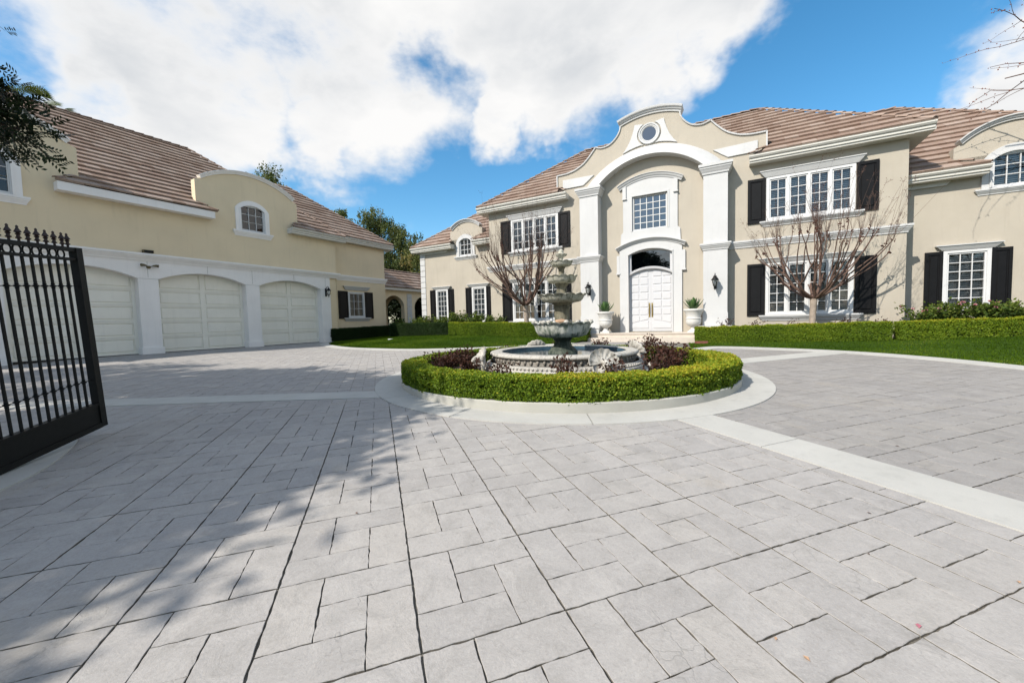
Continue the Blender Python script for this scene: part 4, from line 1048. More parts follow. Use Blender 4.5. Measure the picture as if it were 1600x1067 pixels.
eave(house, 7.87, 9.88, 1.0, .42, wz); eave(house, 11.86, 14.45, 1.0, .42, wz); eave(house, -13.82, -10.78, 1.0, .42, wz); eave(house, -9.36, -7.87, 1.0, .42, wz)
# eaves running back along the block's sides
for sx in (-1, 1):
    mb = MB(); x0, x1 = sx*7.86, sx*8.33
    mb.box(min(x0, x1), max(x0, x1), -.372, 9.9, EZ-.252, EZ-.034); mb.build('fascia', 'eave_cream', house)
mb = MB(); mb.box(-13.8, -13.41, .63, 9, wz-.252, wz-.034); mb.build('fascia', 'eave_cream', house)
# frieze boards under the wing eaves
for (a, b) in ((7.87, 9.15), (-13.38, -11.3)):
    MB().prism([(a, wz-.40), (b-.12, wz-.40), (b, wz-.262), (a, wz-.262)], .93, 1.002).build('frieze', 'eave_cream', house)

# ------------------------------------------------------------------ garage building (local x along its front, away from the camera; y into the building)
gar = thing('garage_building', 'tan stucco garage building with three arched white garage doors', 'garage', G_ORG, G_ROT)
OPEN = [(3.12, 6.41), (7.04, 10.33), (10.95, 14.29)]
SPR, APX, CB = 3.0, 3.36, 3.70
mb = MB()   # white arcade facing
for (a, b) in OPEN:
    ar = [p for p, _ in arc_pts(a, b, SPR, APX, 28)]
    for p, q in zip(ar, ar[1:]):
        mb.add([(p[0], 0, p[1]), (q[0], 0, q[1]), (q[0], 0, CB), (p[0], 0, CB)], [(0, 1, 2, 3)])
        mb.add([(p[0], 0, p[1]), (q[0], 0, q[1]), (q[0], .42, q[1]), (p[0], .42, p[1])], [(0, 1, 2, 3)])
    for x in (a, b): mb.add([(x, 0, -.3), (x, .42, -.3), (x, .42, SPR), (x, 0, SPR)], [(0, 1, 2, 3)])
edges = [(2.45, 3.12), (6.41, 7.04), (10.33, 10.95), (14.29, 14.87)]
for (a, b) in edges:
    mb.add([(a, 0, -.3), (b, 0, -.3), (b, 0, CB), (a, 0, CB)], [(0, 1, 2, 3)])
mb.add([(14.87, 0, -.3), (14.87, .06, -.3), (14.87, .06, CB), (14.87, 0, CB)], [(0, 1, 2, 3)])
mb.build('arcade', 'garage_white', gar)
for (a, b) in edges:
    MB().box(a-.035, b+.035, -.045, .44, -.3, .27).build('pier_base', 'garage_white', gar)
# joints in the white facing
mb = MB()
for (a, b) in edges[1:]: mb.box((a+b)/2-.006, (a+b)/2+.006, -.004, .0, SPR+.05, CB); mb.box(a, b, -.004, 0, SPR-.006, SPR+.006)
for (a, b) in OPEN: mb.box((a+b)/2+.1-.006, (a+b)/2+.1+.006, -.004, 0, APX+.01, CB)
mb.build('facing_joint', 'curb_concrete', gar)
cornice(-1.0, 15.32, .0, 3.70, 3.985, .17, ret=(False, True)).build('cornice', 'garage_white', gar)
# upper wall and ends
mb = MB(); wallholes(mb, -1, 15.32, 3.985, 6.0, [(10.25, 11.38, 5.58, 6.0), (2.55, 3.50, 5.44, 6.0)], .0, .2)
mb.add([(-1, 0, -.3), (2.45, 0, -.3), (2.45, 0, 3.70), (-1, 0, 3.70)], [(0, 1, 2, 3)])
mb.add([(14.87, .06, -.3), (15.32, .06, -.3), (15.32, .06, 3.70), (14.87, .06, 3.70)], [(0, 1, 2, 3)])
mb.add([(15.32, 0, -.3), (15.32, 1.0, -.3), (15.32, 1.0, 6.0), (15.32, 0, 6.0)], [(0, 1, 2, 3)])
mb.add([(-1, 0, -.3), (-1, 12, -.3), (-1, 12, 6), (-1, 0, 6)], [(0, 1, 2, 3)]); mb.add([(15.32, 8, -.3), (15.32, 12, -.3), (15.32, 12, 6), (15.32, 8, 6)], [(0, 1, 2, 3)])
mb.add([(-1, 12, -.3), (15.32, 12, -.3), (15.32, 12, 6), (-1, 12, 6)], [(0, 1, 2, 3)])
# bay set back at the far end
BY = .9; BE = 19.9
wallholes(mb, 15.32, BE, -.3, 6.1, [(16.80, 18.03, 1.42, 3.02)], BY, .2)
mb.add([(BE, BY, -.3), (BE, 8, -.3), (BE, 8, 6.1), (BE, BY, 6.1)], [(0, 1, 2, 3)])
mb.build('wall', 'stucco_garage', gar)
cornice(15.33, BE, BY, 3.74, 4.07, .13, ret=(False, True)).build('cornice', 'garage_white', gar)
window(gar, 16.80, 18.03, 1.42, 3.02, BY, 1, 3, 3, (16.42, 18.42, 1.17, 1.40, .14), (16.42, 18.45, 3.16, 3.40, .14), 0, white='window_white', curtain=True)
for a, b in ((16.05, 16.74), (18.09, 18.74)): shutter(gar, a, b, 1.34, 3.08, BY, 'shutter_garage')
# garage doors
for (a, b) in OPEN:
    d = MB().box(a-.06, b+.06, .40, .45, -.02, APX+.05).build('garage_door', 'garage_door_paint', gar)
    w = (b-a); mid = (a+b)/2
    zs_ = [.0, .10, .62, .74, 1.26, 1.38, 1.90, 2.02, 2.54, 2.66, 3.38]
    for k in range(1, 10, 2):
        for (x0, x1) in ((a+.11, mid-.09), (mid+.09, b-.11)):
            MB().bevbox(x0+.03, x1-.03, .372, .402, zs_[k]+.03, zs_[k+1]-.03, .03).build('panel', 'garage_door_paint', d)
    for (x0, x1) in ((a-.05, a+.11), (mid-.09, mid+.09), (b-.11, b+.05)): MB().box(x0, x1, .362, .401, 0., 3.40).build('stile', 'garage_door_paint', d)
    for k in range(0, 10, 2):
        for (x0, x1) in ((a+.111, mid-.091), (mid+.091, b-.111)):
            z0, z1 = zs_[k], zs_[k+1]
            if k == 0: MB().box(x0, x1, .363, .401, z0, z1).build('rail', 'garage_door_paint', d)
            else:
                m2 = (z0+z1)/2; MB().box(x0, x1, .363, .401, z0, m2-.004).build('rail', 'garage_door_paint', d); MB().box(x0, x1, .3635, .4015, m2+.004, z1).build('rail', 'garage_door_paint', d)
    MB().box(a, b, .355, .40, -.01, .025).build('seal', 'dark_room', d)
# dormers
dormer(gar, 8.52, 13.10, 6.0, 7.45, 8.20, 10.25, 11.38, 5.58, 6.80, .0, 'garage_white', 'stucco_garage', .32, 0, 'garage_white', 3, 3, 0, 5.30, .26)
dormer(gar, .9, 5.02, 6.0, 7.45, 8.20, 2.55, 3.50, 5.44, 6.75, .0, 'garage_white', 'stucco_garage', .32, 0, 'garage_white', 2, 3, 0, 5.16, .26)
# roofs
RG = Roof(gar, G_ORG, G_ROT); gz_ = 6.10
def gw(y): return (y+.42)/cs
RB = 5.85; RGZ = gz_+.75*(RB+.42)
G1 = gw(.30)
RG.slope((0, -.42, gz_), (1, 0, 0), (0, cs, sn), [[(4.35, 0), (9.15, 0), (8.52, gw(.10)), (5.02, gw(.10))], [(5.02, gw(.10)), (8.52, gw(.10)), (8.52, G1), (5.02, G1)],
    [(12.55, 0), (15.75, 0), (15.33, gw(.10)), (13.10, gw(.10))], [(13.10, gw(.10)), (15.33, gw(.10)), (15.17, G1), (13.10, G1)],
    [(-1.5, G1), (15.17, G1), (10.73, gw(RB)), (-1.5, gw(RB))]])
# lower roof over the bay
bz = 6.42; BO = BY-.42; BK = 5.0
RG.slope((0, BO, bz), (1, 0, 0), (0, cs, sn), [[(15.0, 0), (20.35, 0), (20.35-BK*.88, BK/cs), (10.5, BK/cs)]])
RG.build()
RG.caps((15.73, -.4, gz_+.02), (10.73, RB, RGZ+.02), (0, 0, 1)); RG.caps((10.73, RB, RGZ+.02), (-1.5, RB, RGZ+.02), (0, 0, 1))
RG.caps((20.35, BO, bz+.02), (20.35-BK*.88, BO+BK, bz+.75*BK+.02), (0, 0, 1))
RG.caps((4.38, -.42, gz_+.03), (5.0, .1, gz_+.4), (0, 0, 1), .32, .08); RG.caps((9.12, -.42, gz_+.03), (8.54, .1, gz_+.4), (0, 0, 1), .32, .08); RG.caps((12.57, -.42, gz_+.03), (13.08, .1, gz_+.4), (0, 0, 1), .32, .08)
mb = MB()
mb.add([(15.75, -.42, gz_-.02), (15.75, 12.4, gz_-.02), (10.73, RB, RGZ-.02)], [(0, 1, 2)]); mb.add([(15.75, 12.4, gz_-.02), (-1.5, 12.4, gz_-.02), (-1.5, RB, RGZ-.02), (10.73, RB, RGZ-.02)], [(0, 1, 2, 3)])
mb.add([(-1.5, -.42, gz_-.02), (-1.5, 12.4, gz_-.02), (-1.5, RB, RGZ-.02)], [(0, 1, 2)])
mb.add([(20.35, BO, bz-.02), (20.35, 10.4, bz-.02), (20.35-BK*.88, BO+BK, bz+.75*BK-.02)], [(0, 1, 2)]); mb.add([(20.35, 10.4, bz-.02), (11, 10.4, bz-.02), (11, BO+BK, bz+.75*BK-.02), (20.35-BK*.88, BO+BK, bz+.75*BK-.02)], [(0, 1, 2, 3)])
mb.build('roof_back', 'roof_tile_far', gar)
# eaves: plain white box at the near end, gutters at the far end
MB().box(4.40, 9.05, -.40, .0, gz_-.30, gz_-.015).build('fascia', 'garage_white', gar)
eave(gar, 12.5, 15.85, 0, .42, gz_, drop=.29); eave(gar, 15.3, 20.45, BY, .42, bz-.02, drop=.29)
mb = MB(); mb.box(BE+.01, 20.42, BO+.03, 8, bz-.28, bz-.03); mb.build('fascia', 'eave_cream', gar)
mb = MB(); mb.tube([(BE+.40, BY-.30, bz-.15), (BE+.36, BY-.22, bz-.34), (BE+.10, BY+.12, bz-.46), (BE+.06, BY+.2, bz-.6), (BE+.06, BY+.2, .1)], .04, 8); mb.build('downspout', 'eave_cream', gar, 40)

# ------------------------------------------------------------------ loggia behind: arches and tiled roof linking garage and house
lg = thing('loggia', 'low tan arched loggia with tiled roof between garage and mansion', 'loggia', GP(0, 1.6, 0), G_ROT)
mb = MB(); LH = 3.45; LOP = [(20.38, 22.42), (23.55, 25.5), (26.7, 28.6)]; LS, LA = 2.30, 3.05
for face, yy, th_ in ((0, 0., .35), (1, 3.0, .3)):
    for (a, b) in LOP:
        ar = [p for p, _ in arc_pts(a, b, LS, LA, 20)]
        for p, q in zip(ar, ar[1:]):
            mb.add([(p[0], yy, p[1]), (q[0], yy, q[1]), (q[0], yy, LH), (p[0], yy, LH)], [(0, 1, 2, 3)]); mb.add([(p[0], yy, p[1]), (q[0], yy, q[1]), (q[0], yy+th_, q[1]), (p[0], yy+th_, p[1])], [(0, 1, 2, 3)])
            mb.add([(p[0], yy+th_, p[1]), (q[0], yy+th_, q[1]), (q[0], yy+th_, LH), (p[0], yy+th_, LH)], [(0, 1, 2, 3)])
    xs = [19.9]+[v for o_ in LOP for v in o_]+[30.]
    for a, b in zip(xs[::2], xs[1::2]): mb.box(a, b, yy, yy+th_, -.3, LH)
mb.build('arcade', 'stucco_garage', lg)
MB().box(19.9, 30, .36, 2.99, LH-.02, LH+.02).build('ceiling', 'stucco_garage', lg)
for a, b in ((22.72, 23.22), (25.9, 26.3)):
    for k in range(10): MB().bevbox(a, b, -.045, .005, -.1+k*.335, -.1+k*.335+.315, .012).build('quoin', 'white_trim', lg)
MB().box(19.9, 30, -.30, .0, LH-.02, LH+.16).build('fascia', 'eave_cream', lg)
RL = Roof(lg, GP(0, 1.6, 0), G_ROT)
RL.slope((0, -.35, LH+.17), (1, 0, 0), (0, cs, sn), [[(19.92, 0), (30, 0), (30, 2.0/cs), (19.92, 2.0/cs)]])
RL.build(0); RL.caps((30, 1.65, LH+1.68), (19.95, 1.65, LH+1.68), (0, 0, 1))
mb = MB(); mb.add([(19.92, 1.65, LH+1.66), (30, 1.65, LH+1.66), (30, 3.65, LH+.15), (19.92, 3.65, LH+.15)], [(0, 1, 2, 3)]); mb.build('roof_back', 'roof_tile_far', lg)

# ------------------------------------------------------------------ fountain bed: kerb, soil, round hedge
kz = .25
mb = MB(); mb.lathe([(3.20, -.1), (3.20, kz-.012), (3.19, kz), (3.02, kz), (3.01, kz-.012), (3.01, -.1)], 128)
kerb = mb.build('fountain_kerb', 'curb_concrete', None, 30); kerb.location = (FC[0], FC[1], 0); tag(kerb, 'pale concrete ring kerb under the round hedge', 'kerb')
mb = MB(); n = 48; mb.add([(0, 0, .235)]+[(3.02*math.cos(2*math.pi*k/n), 3.02*math.sin(2*math.pi*k/n), .22) for k in range(n)], [(0, 1+k, 1+(k+1) % n) for k in range(n)])
o = mb.build('planting_soil', 'soil'); o.location = (FC[0], FC[1], 0); tag(o, kind='structure')

def hedge_mesh(name, P, Nn, mat, ln, tint, spread=.55):
    Nn = Nn/np.linalg.norm(Nn, axis=1, keepdims=True); P = P-Nn*np.abs(rng.normal(0, ln*.75, (len(P), 1)))
    n = len(P); Nn = Nn/np.linalg.norm(Nn, axis=1, keepdims=True); T_ = rand_dirs(n)+np.array([0, 0, .35]); T_ -= Nn*np.sum(T_*Nn, 1, keepdims=True); T_ /= np.linalg.norm(T_, axis=1, keepdims=True)
    D = T_+Nn*rng.uniform(.05, .8, (n, 1)); U = Nn+rand_dirs(n)*1.15
    l = rng.uniform(ln*.75, ln*1.25, n); V, q = leaves(P-D*ln*.3, D, U, l, l*.64)
    return npmesh(name, V, q, mat, tint)
def ring_hedge():
    h = thing('round_hedge', 'low clipped boxwood hedge ringing the stone fountain', 'hedge', (FC[0], FC[1], 0))
    zt = .555; ro, ri = 3.17, 2.72; n = 150000
    a_out, a_top, a_in = 2*math.pi*ro*(zt-kz), math.pi*(ro**2-ri**2), 2*math.pi*ri*(zt-kz)*.7
    pr = np.array([a_out*1.5, a_top, a_in]); pr /= pr.sum(); k = rng.choice(3, n, p=pr)
    # the near half is seen larger: more leaves there
    th_ = rng.uniform(0, 2*np.pi, n); near = rng.random(n) < .45; th_[near] = rng.uniform(np.pi*1.0, np.pi*2.0, near.sum())
    r = np.where(k == 0, ro, np.where(k == 2, ri, np.sqrt(rng.uniform(ri**2, ro**2, n)))); z = np.where(k == 1, zt, rng.uniform(kz-.02, zt, n))
    lump = .012*np.sin(th_*23+1.3)+.010*np.sin(th_*51)+.008*np.sin(z*40+th_*9)
    dr = np.where(k == 0, 1, np.where(k == 2, -1, 0)); r = r+dr*(lump+rng.normal(0, .010, n)); z = z+np.where(k == 1, lump*.8+rng.normal(0, .009, n), 0)
    # rounded shoulders
    sh = np.clip((z-(zt-.07))/.07, 0, 1)*(k != 1); r -= dr*sh**2*.014
    c, s_ = np.cos(th_), np.sin(th_); P = np.stack([r*c, r*s_, z], 1)
    Nn = np.stack([np.where(k == 1, 0, dr*c), np.where(k == 1, 0, dr*s_), np.where(k == 1, 1., .12)], 1)
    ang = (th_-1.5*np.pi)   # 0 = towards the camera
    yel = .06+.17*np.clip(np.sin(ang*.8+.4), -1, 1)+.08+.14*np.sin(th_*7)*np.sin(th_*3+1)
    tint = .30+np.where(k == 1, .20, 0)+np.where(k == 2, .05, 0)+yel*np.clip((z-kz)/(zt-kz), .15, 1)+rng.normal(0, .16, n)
    gp = np.sin(th_*37+z*13)+np.sin(th_*61-z*29+2)+np.sin(th_*17+z*47)+np.sin(th_*93+z*61); keep = ~((gp < -2.0) & (rng.random(n) < .8)); P, Nn, tint = P[keep], Nn[keep], tint[keep]
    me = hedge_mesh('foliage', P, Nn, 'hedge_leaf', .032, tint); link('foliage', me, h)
    mb = MB(); mb.lathe([(ro-.065, kz-.05), (ro-.065, zt-.075), (ro-.08, zt-.06), (ri+.08, zt-.06), (ri+.065, zt-.075), (ri+.065, kz-.05)], 96); mb.build('twig_core', 'stone_hedge', h)
ring_hedge()
def box_hedge(label, A, B, thick, z0a, z0b, zta, ztb, n, mat='hedge_leaf', base=.45, topb=.14, ln=.036, group=None, ends=True):
    """clipped straight hedge between ground points A and B (front face), thickness away from the camera side"""
    A, B = Vector(A), Vector(B); d = B-A; Ln = d.length; d.normalize(); nn = Vector((-d.y, d.x))
    h = thing('clipped_hedge', label, 'hedge', (A.x, A.y, 0), math.atan2(d.y, d.x), group)
    ht = (zta+ztb-z0a-z0b)/2; ars = np.array([Ln*ht*1.4, Ln*thick, thick*ht*1.2, thick*ht*.4]); ars /= ars.sum(); k = rng.choice(4, n, p=ars)
    s_ = rng.uniform(0, Ln, n); f = rng.random(n); zz = rng.random(n)
    s_ = np.where(k == 2, 0, np.where(k == 3, Ln, s_)); t_ = np.where(k == 0, 0, f*thick)
    z0 = z0a+(z0b-z0a)*s_/Ln; zt = zta+(ztb-zta)*s_/Ln; z = np.where(k == 1, zt, z0+(zt-z0)*zz)
    lump = .010*np.sin(s_*8.1+1)+.010*np.sin(s_*19+z*11)+.008*np.sin(z*31+s_*5)
    jt = rng.normal(0, .010, n)+lump
    x = s_+np.where(k == 2, -jt, np.where(k == 3, jt, 0)); y = t_-np.where(k == 0, jt, 0); z = z+np.where(k == 1, jt, 0)
    y = y+np.where(k == 0, .03*np.clip((z-(zt-.08))/.08, 0, 1)**2, 0)
    Nn = np.stack([np.where(k == 2, -1, np.where(k == 3, 1, 0)), np.where(k == 0, -1, 0), np.where(k == 1, 1, .1)], 1).astype(float)
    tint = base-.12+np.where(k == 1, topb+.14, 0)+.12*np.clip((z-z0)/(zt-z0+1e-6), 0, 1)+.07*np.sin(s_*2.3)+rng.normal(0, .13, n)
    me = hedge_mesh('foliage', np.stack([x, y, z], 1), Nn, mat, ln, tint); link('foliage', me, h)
    mb = MB(); mb.add([(.04, .04, z0a-.1), (Ln-.04, .04, z0b-.1), (Ln-.04, thick-.04, z0b-.1), (.04, thick-.04, z0a-.1), (.04, .05, zta-.04), (Ln-.04, .05, ztb-.04), (Ln-.04, thick-.05, ztb-.04), (.04, thick-.05, zta-.04)],
                      [(0, 3, 2, 1), (4, 5, 6, 7), (0, 1, 5, 4), (1, 2, 6, 5), (2, 3, 7, 6), (3, 0, 4, 7)]); mb.build('twig_core', 'stone_hedge', h)
    return h
def TD(t_, D_): p = TV*t_+DV*D_; return (p.x, p.y)
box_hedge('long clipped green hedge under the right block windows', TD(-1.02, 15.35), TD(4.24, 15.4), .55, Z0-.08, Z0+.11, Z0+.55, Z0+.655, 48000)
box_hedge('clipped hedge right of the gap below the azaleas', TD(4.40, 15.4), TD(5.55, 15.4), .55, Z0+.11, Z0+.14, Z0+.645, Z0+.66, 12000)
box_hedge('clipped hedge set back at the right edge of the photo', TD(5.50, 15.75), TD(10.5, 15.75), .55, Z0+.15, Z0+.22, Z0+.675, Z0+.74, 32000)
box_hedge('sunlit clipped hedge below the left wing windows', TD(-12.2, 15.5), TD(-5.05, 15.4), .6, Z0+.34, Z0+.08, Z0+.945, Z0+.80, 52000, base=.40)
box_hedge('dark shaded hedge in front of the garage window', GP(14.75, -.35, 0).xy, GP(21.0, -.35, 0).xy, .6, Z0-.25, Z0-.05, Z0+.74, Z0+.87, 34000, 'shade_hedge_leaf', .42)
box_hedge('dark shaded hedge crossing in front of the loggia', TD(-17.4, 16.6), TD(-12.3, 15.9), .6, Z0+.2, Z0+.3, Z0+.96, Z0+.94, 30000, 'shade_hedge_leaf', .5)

# ------------------------------------------------------------------ fountain
fz = gz(FC[1])
ft = thing('stone_fountain', 'tiered stone fountain with scalloped bowls standing in a round pool', 'fountain', (FC[0]+.02, FC[1], 0))
PR = 1.40   # pool
mb = MB(); mb.lathe([(1.66, .10), (1.66, .30), (1.60, .315), (1.585, .40), (1.54, .42), (1.54, .47), (1.50, .485)], 96); mb.build('pool_base', 'stone_white', ft, 35)
mb = MB(); mb.lathe([(1.43, .48), (1.42, .60)], 96); mb.build('pool_frieze', 'stone_frieze', ft)
bead = MB(); bead.lathe([(0, -.045), (.018, -.04), (.03, 0), (.022, .03), (0, .045)], 8); bm_ = bead.mesh('ornament', 'stone_frieze', 60)
for k in range(72):
    a = 2*math.pi*k/72; o = link('ornament', bm_, ft); o.location = (1.43*math.cos(a), 1.43*math.sin(a), .545); o.scale = (1, 1, 1)
bead = MB(); bead.lathe([(0, -.022), (.02, -.012), (.026, 0), (.02, .012), (0, .022)], 7); bm2 = bead.mesh('bead', 'stone_white', 60)
for k in range(120):
    a = 2*math.pi*k/120; o = link('bead', bm2, ft); o.location = (1.548*math.cos(a), 1.548*math.sin(a), .445)
mb = MB(); mb.lathe([(1.40, .595), (1.46, .60), (1.485, .615), (1.49, .64), (1.475, .665), (1.44, .675), (1.27, .675), (1.25, .665), (1.25, .40)], 96); mb.build('pool_rim', 'stone_white', ft, 35)
mb = MB(); mb.lathe([(1.248, .40), (1.248, .655)], 96); mb.build('pool_lining', 'pool_tile', ft)
n = 64; mb = MB(); mb.add([(1.25*math.cos(2*math.pi*k/n), 1.25*math.sin(2*math.pi*k/n), .60) for k in range(n)], [tuple(range(n))]); mb.build('water', 'pool_water', ft)
def scallop(prof, lobes, amp_r, amp_z, rz, rmax):
    def f(r, z, a):
        k = max(0, (r/rmax-.35)/.65); w = abs(math.cos(a*lobes/2))
        w = w**.7
        return r*(1-amp_r*k*(1-w)), z-amp_z*k*k*(1-w)
    return prof, f
def bowl(z_rim, z_bot, r, lobes, mat, rin, name='bowl'):
    h = z_rim-z_bot
    prof = [(rin*.9, z_bot-.005), (rin+(r-rin)*.40, z_bot+h*.02), (rin+(r-rin)*.72, z_bot+h*.16), (r*.91, z_bot+h*.42), (r*.955, z_bot+h*.75), (r*1.0, z_bot+h*.92), (r*1.06, z_bot+h*.975), (r*1.07, z_rim), (r*1.0, z_rim+.004), (r*.90, z_rim-h*.10), (r*.78, z_rim-h*.38), (rin*.7, z_rim-h*.55), (0.01, z_rim-h*.55)]
    p, f = scallop(prof, lobes, .055, .018+.025*r, 0, r*1.06)
    mb = MB(); mb.lathe(p, lobes*8, (0, 0), f); return mb.build(name, mat, ft, 45)
mb = MB(); mb.lathe([(.31, .50), (.30, .64), (.25, .70), (.185, .76), (.16, .84), (.20, .90), (.24, .945)], 32); mb.build('pedestal', 'stone_algae', ft, 50)
bowl(1.235, .925, .60, 16, 'stone_bowl', .22)
wt = MB(); wt.add([(.53*math.cos(2*math.pi*k/40), .53*math.sin(2*math.pi*k/40), 1.175) for k in range(40)], [tuple(range(40))]); wt.build('water', 'pool_water', ft)
mb = MB(); mb.lathe([(.20, 1.03), (.205, 1.22), (.17, 1.25), (.155, 1.28), (.155, 1.50), (.175, 1.53), (.155, 1.56), (.20, 1.61), (.21, 1.655)], 12); mb.build('pedestal', 'stone_stem', ft, 40)
bowl(1.80, 1.635, .475, 14, 'stone_tier', .17)
mb = MB(); mb.lathe([(.125, 1.72), (.13, 1.80), (.105, 1.84), (.10, 1.95), (.135, 1.99), (.14, 2.03)], 12); mb.build('pedestal', 'stone_stem', ft, 40)
bowl(2.17, 2.02, .315, 12, 'stone_tier', .11)
mb = MB(); mb.lathe([(.075, 2.10), (.08, 2.17), (.055, 2.22), (.06, 2.30), (.085, 2.34), (.09, 2.37)], 12); mb.build('pedestal', 'stone_stem', ft, 40)
bowl(2.465, 2.355, .23, 10, 'stone_tier', .075)
mb = MB(); mb.lathe([(.045, 2.42), (.05, 2.47), (.035, 2.51), (.055, 2.545), (.105, 2.58), (.115, 2.61), (.07, 2.615), (.05, 2.64), (.055, 2.67), (.025, 2.70), (0, 2.715)], 20, (0, 0), lambda r, z, a: (r*(1+.12*math.cos(5*a)*(r > .06)), z)); mb.build('finial', 'stone_tier', ft, 50)
# balls along the rim of the large bowl
ball = MB(); ball.lathe([(0, -.045), (.03, -.036), (.048, 0), (.032, .036), (0, .047)], 10); bme = ball.mesh('rim_ball', 'stone_white', 80)
for k in range(16):
    a = 2*math.pi*(k)/16; o = link('rim_ball', bme, ft); o.location = (.585*math.cos(a), .585*math.sin(a), 1.235); s_ = 1+.25*math.sin(k*2.7); o.scale = (s_, s_, .85*s_)
# shells leaning on the pool: fan-shaped dish on a scrolled foot
def shell_parts(parent, ang):
    g = bpy.data.objects.new('shell', None)
    c, s_ = math.cos(ang), math.sin(ang); M_ = Matrix.Translation((1.56*c, 1.56*s_, 0)) @ Matrix.Rotation(ang-math.pi/2, 4, 'Z')
    # local: +y outwards, z up
    fan = MB(); nr, na = 8, 44; vs = []
    def fp(rr, a, off):
        rib = .5+.5*math.cos(a*14); rad = .265*rr*(1+.04*rib*(rr > .9)); x = math.sin(a)*rad; u_ = math.cos(a)*rad-.03
        dish = -.06*math.sin(min(1, rr)*math.pi*.5)*1.0+.075*(rr**3)+.018*rib*rr
        return x, u_, dish+off
    for off in (0, -.03):
        for i in range(nr+1):
            for j in range(na+1):
                a = -1.75+3.5*j/na; x, u_, dsh = fp(.06+.94*i/nr, a, off)
                # leaning back over the rim, opening outwards and up
                y = .17+dsh*.85-u_*.42; z = .60+u_*.80+dsh*.35
                vs.append((x, y, z))
    k = na+1; m_ = (nr+1)*k; fs = []
    for i in range(nr):
        for j in range(na):
            q = (i*k+j, i*k+j+1, (i+1)*k+j+1, (i+1)*k+j); fs += [q, tuple(m_+v for v in q[::-1])]
    fs += [(nr*k+j, nr*k+j+1, m_+nr*k+j+1, m_+nr*k+j) for j in range(na)]
    fan.add(vs, fs)
    f = fan.build('shell', 'stone_white', parent, 50); f.matrix_local = M_
    ft_ = MB(); pts = []; rad = []
    for i in range(22):   # scroll
        a = i*.42; rr = .105-.0042*i; pts.append((0, .20+math.cos(a)*rr*1.0, .50+math.sin(a)*rr)); rad.append(.05-.0008*i)
    ft_.tube(pts[::-1], rad[::-1], 10)
    ft_.lathe([(.14, .10), (.15, .20), (.115, .26), (.10, .36), (.13, .42), (.12, .47), (.05, .50)], 14, (0, .20))
    ft_.box(-.17, .17, .03, .37, .10, .23)
    for sx in (-1, 1):
        ft_.tube([(sx*.10, .10, .28), (sx*.15, .15, .40), (sx*.13, .12, .52), (sx*.07, .1, .60)], [.035, .045, .04, .025], 8); ft_.tube([(sx*.17, .32, .22), (sx*.20, .38, .28), (sx*.15, .42, .31), (sx*.12, .37, .27)], [.045, .05, .04, .02], 8)
    b = ft_.build('shell_foot', 'stone_white', parent, 50); b.matrix_local = M_
for a in (195, -75, 105, 15): shell_parts(ft, R(a))
mb = MB(); bpy_ico = bmesh.new(); bmesh.ops.create_icosphere(bpy_ico, subdivisions=3, radius=.095)
for v_ in bpy_ico.verts: v_.co *= 1+.18*math.sin(v_.co.x*38+1)*math.sin(v_.co.y*33)+.10*math.sin(v_.co.z*50); v_.co.z *= .72; v_.co.x *= 1.25
me = bpy.data.meshes.new('rock'); bpy_ico.to_mesh(me); bpy_ico.free(); me.materials.append(MAT['rock_tan']); me.polygons.foreach_set('use_smooth', [True]*len(me.polygons))
o = link('rock', me); o.location = (FC[0]-.05, FC[1]-.38, 1.235); tag(o, 'tan rock lying in the large lowest fountain bowl', 'rock')

# ------------------------------------------------------------------ rose bushes round the fountain
def rose_bush(label, x, y, z, hgt, rad, n, mat='rose_leaf', canes=11, lsize=.05, group='rose bushes in the fountain bed', cat='rose bush', name='rose_bush', flowers=None, up=.6):
    b = thing(name, label, cat, (x, y, z), 0, group); mb = MB(); tips = []
    for k in range(canes):
        a = rng.uniform(0, 2*np.pi); r = rad*rng.uniform(.25, 1.0); hh = hgt*rng.uniform(.6, 1.0); p1 = (r*.35*math.cos(a), r*.35*math.sin(a), hh*.45); p2 = (r*math.cos(a), r*math.sin(a), hh)
        mb.tube([(0.02*math.cos(a), .02*math.sin(a), 0), p1, p2], [.008, .006, .003], 4); tips.append((np.array(p1), np.array(p2)))
    mb.build('canes', 'twig_bark', b)
    i = rng.integers(0, len(tips), n); f = rng.uniform(-.1, 1.05, n)[:, None]; P1 = np.array([t_[0] for t_ in tips])[i]; P2 = np.array([t_[1] for t_ in tips])[i]
    P = P1+(P2-P1)*f+rng.normal(0, lsize*.8, (n, 3)); P[:, 2] = np.maximum(P[:, 2], .02)
    D = rand_dirs(n)+np.array([0, 0, up*.5]); l = rng.uniform(lsize*.7, lsize*1.3, n)
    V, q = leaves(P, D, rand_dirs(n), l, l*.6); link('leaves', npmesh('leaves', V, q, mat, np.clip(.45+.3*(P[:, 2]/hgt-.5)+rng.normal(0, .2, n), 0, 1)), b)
    if flowers:
        for k in range(flowers):
            j = rng.integers(0, len(tips)); c = tips[j][1]+rng.normal(0, .05, 3)+np.array([0, 0, .02]); m_ = 16
            D = rand_dirs(m_); D[:, 2] = np.abs(D[:, 2])*.7+.15; D[:, 1] -= .3; V, q = leaves(np.tile(c, (m_, 1)), D, rand_dirs(m_), np.full(m_, .05), np.full(m_, .05))
            link('flower', npmesh('flower', V, q, 'petal', np.full(m_, rng.random())+rng.normal(0, .1, m_)), b)
    return b
def rose_at(label, ang, r, hgt, rad, n):
    rose_bush(label, FC[0]+r*math.cos(R(ang)), FC[1]+r*math.sin(R(ang)), .22, hgt*1.12, rad*1.05, int(n*(1.3 if n < 200 else 1.7)), 'rose_leaf', 14, .055)
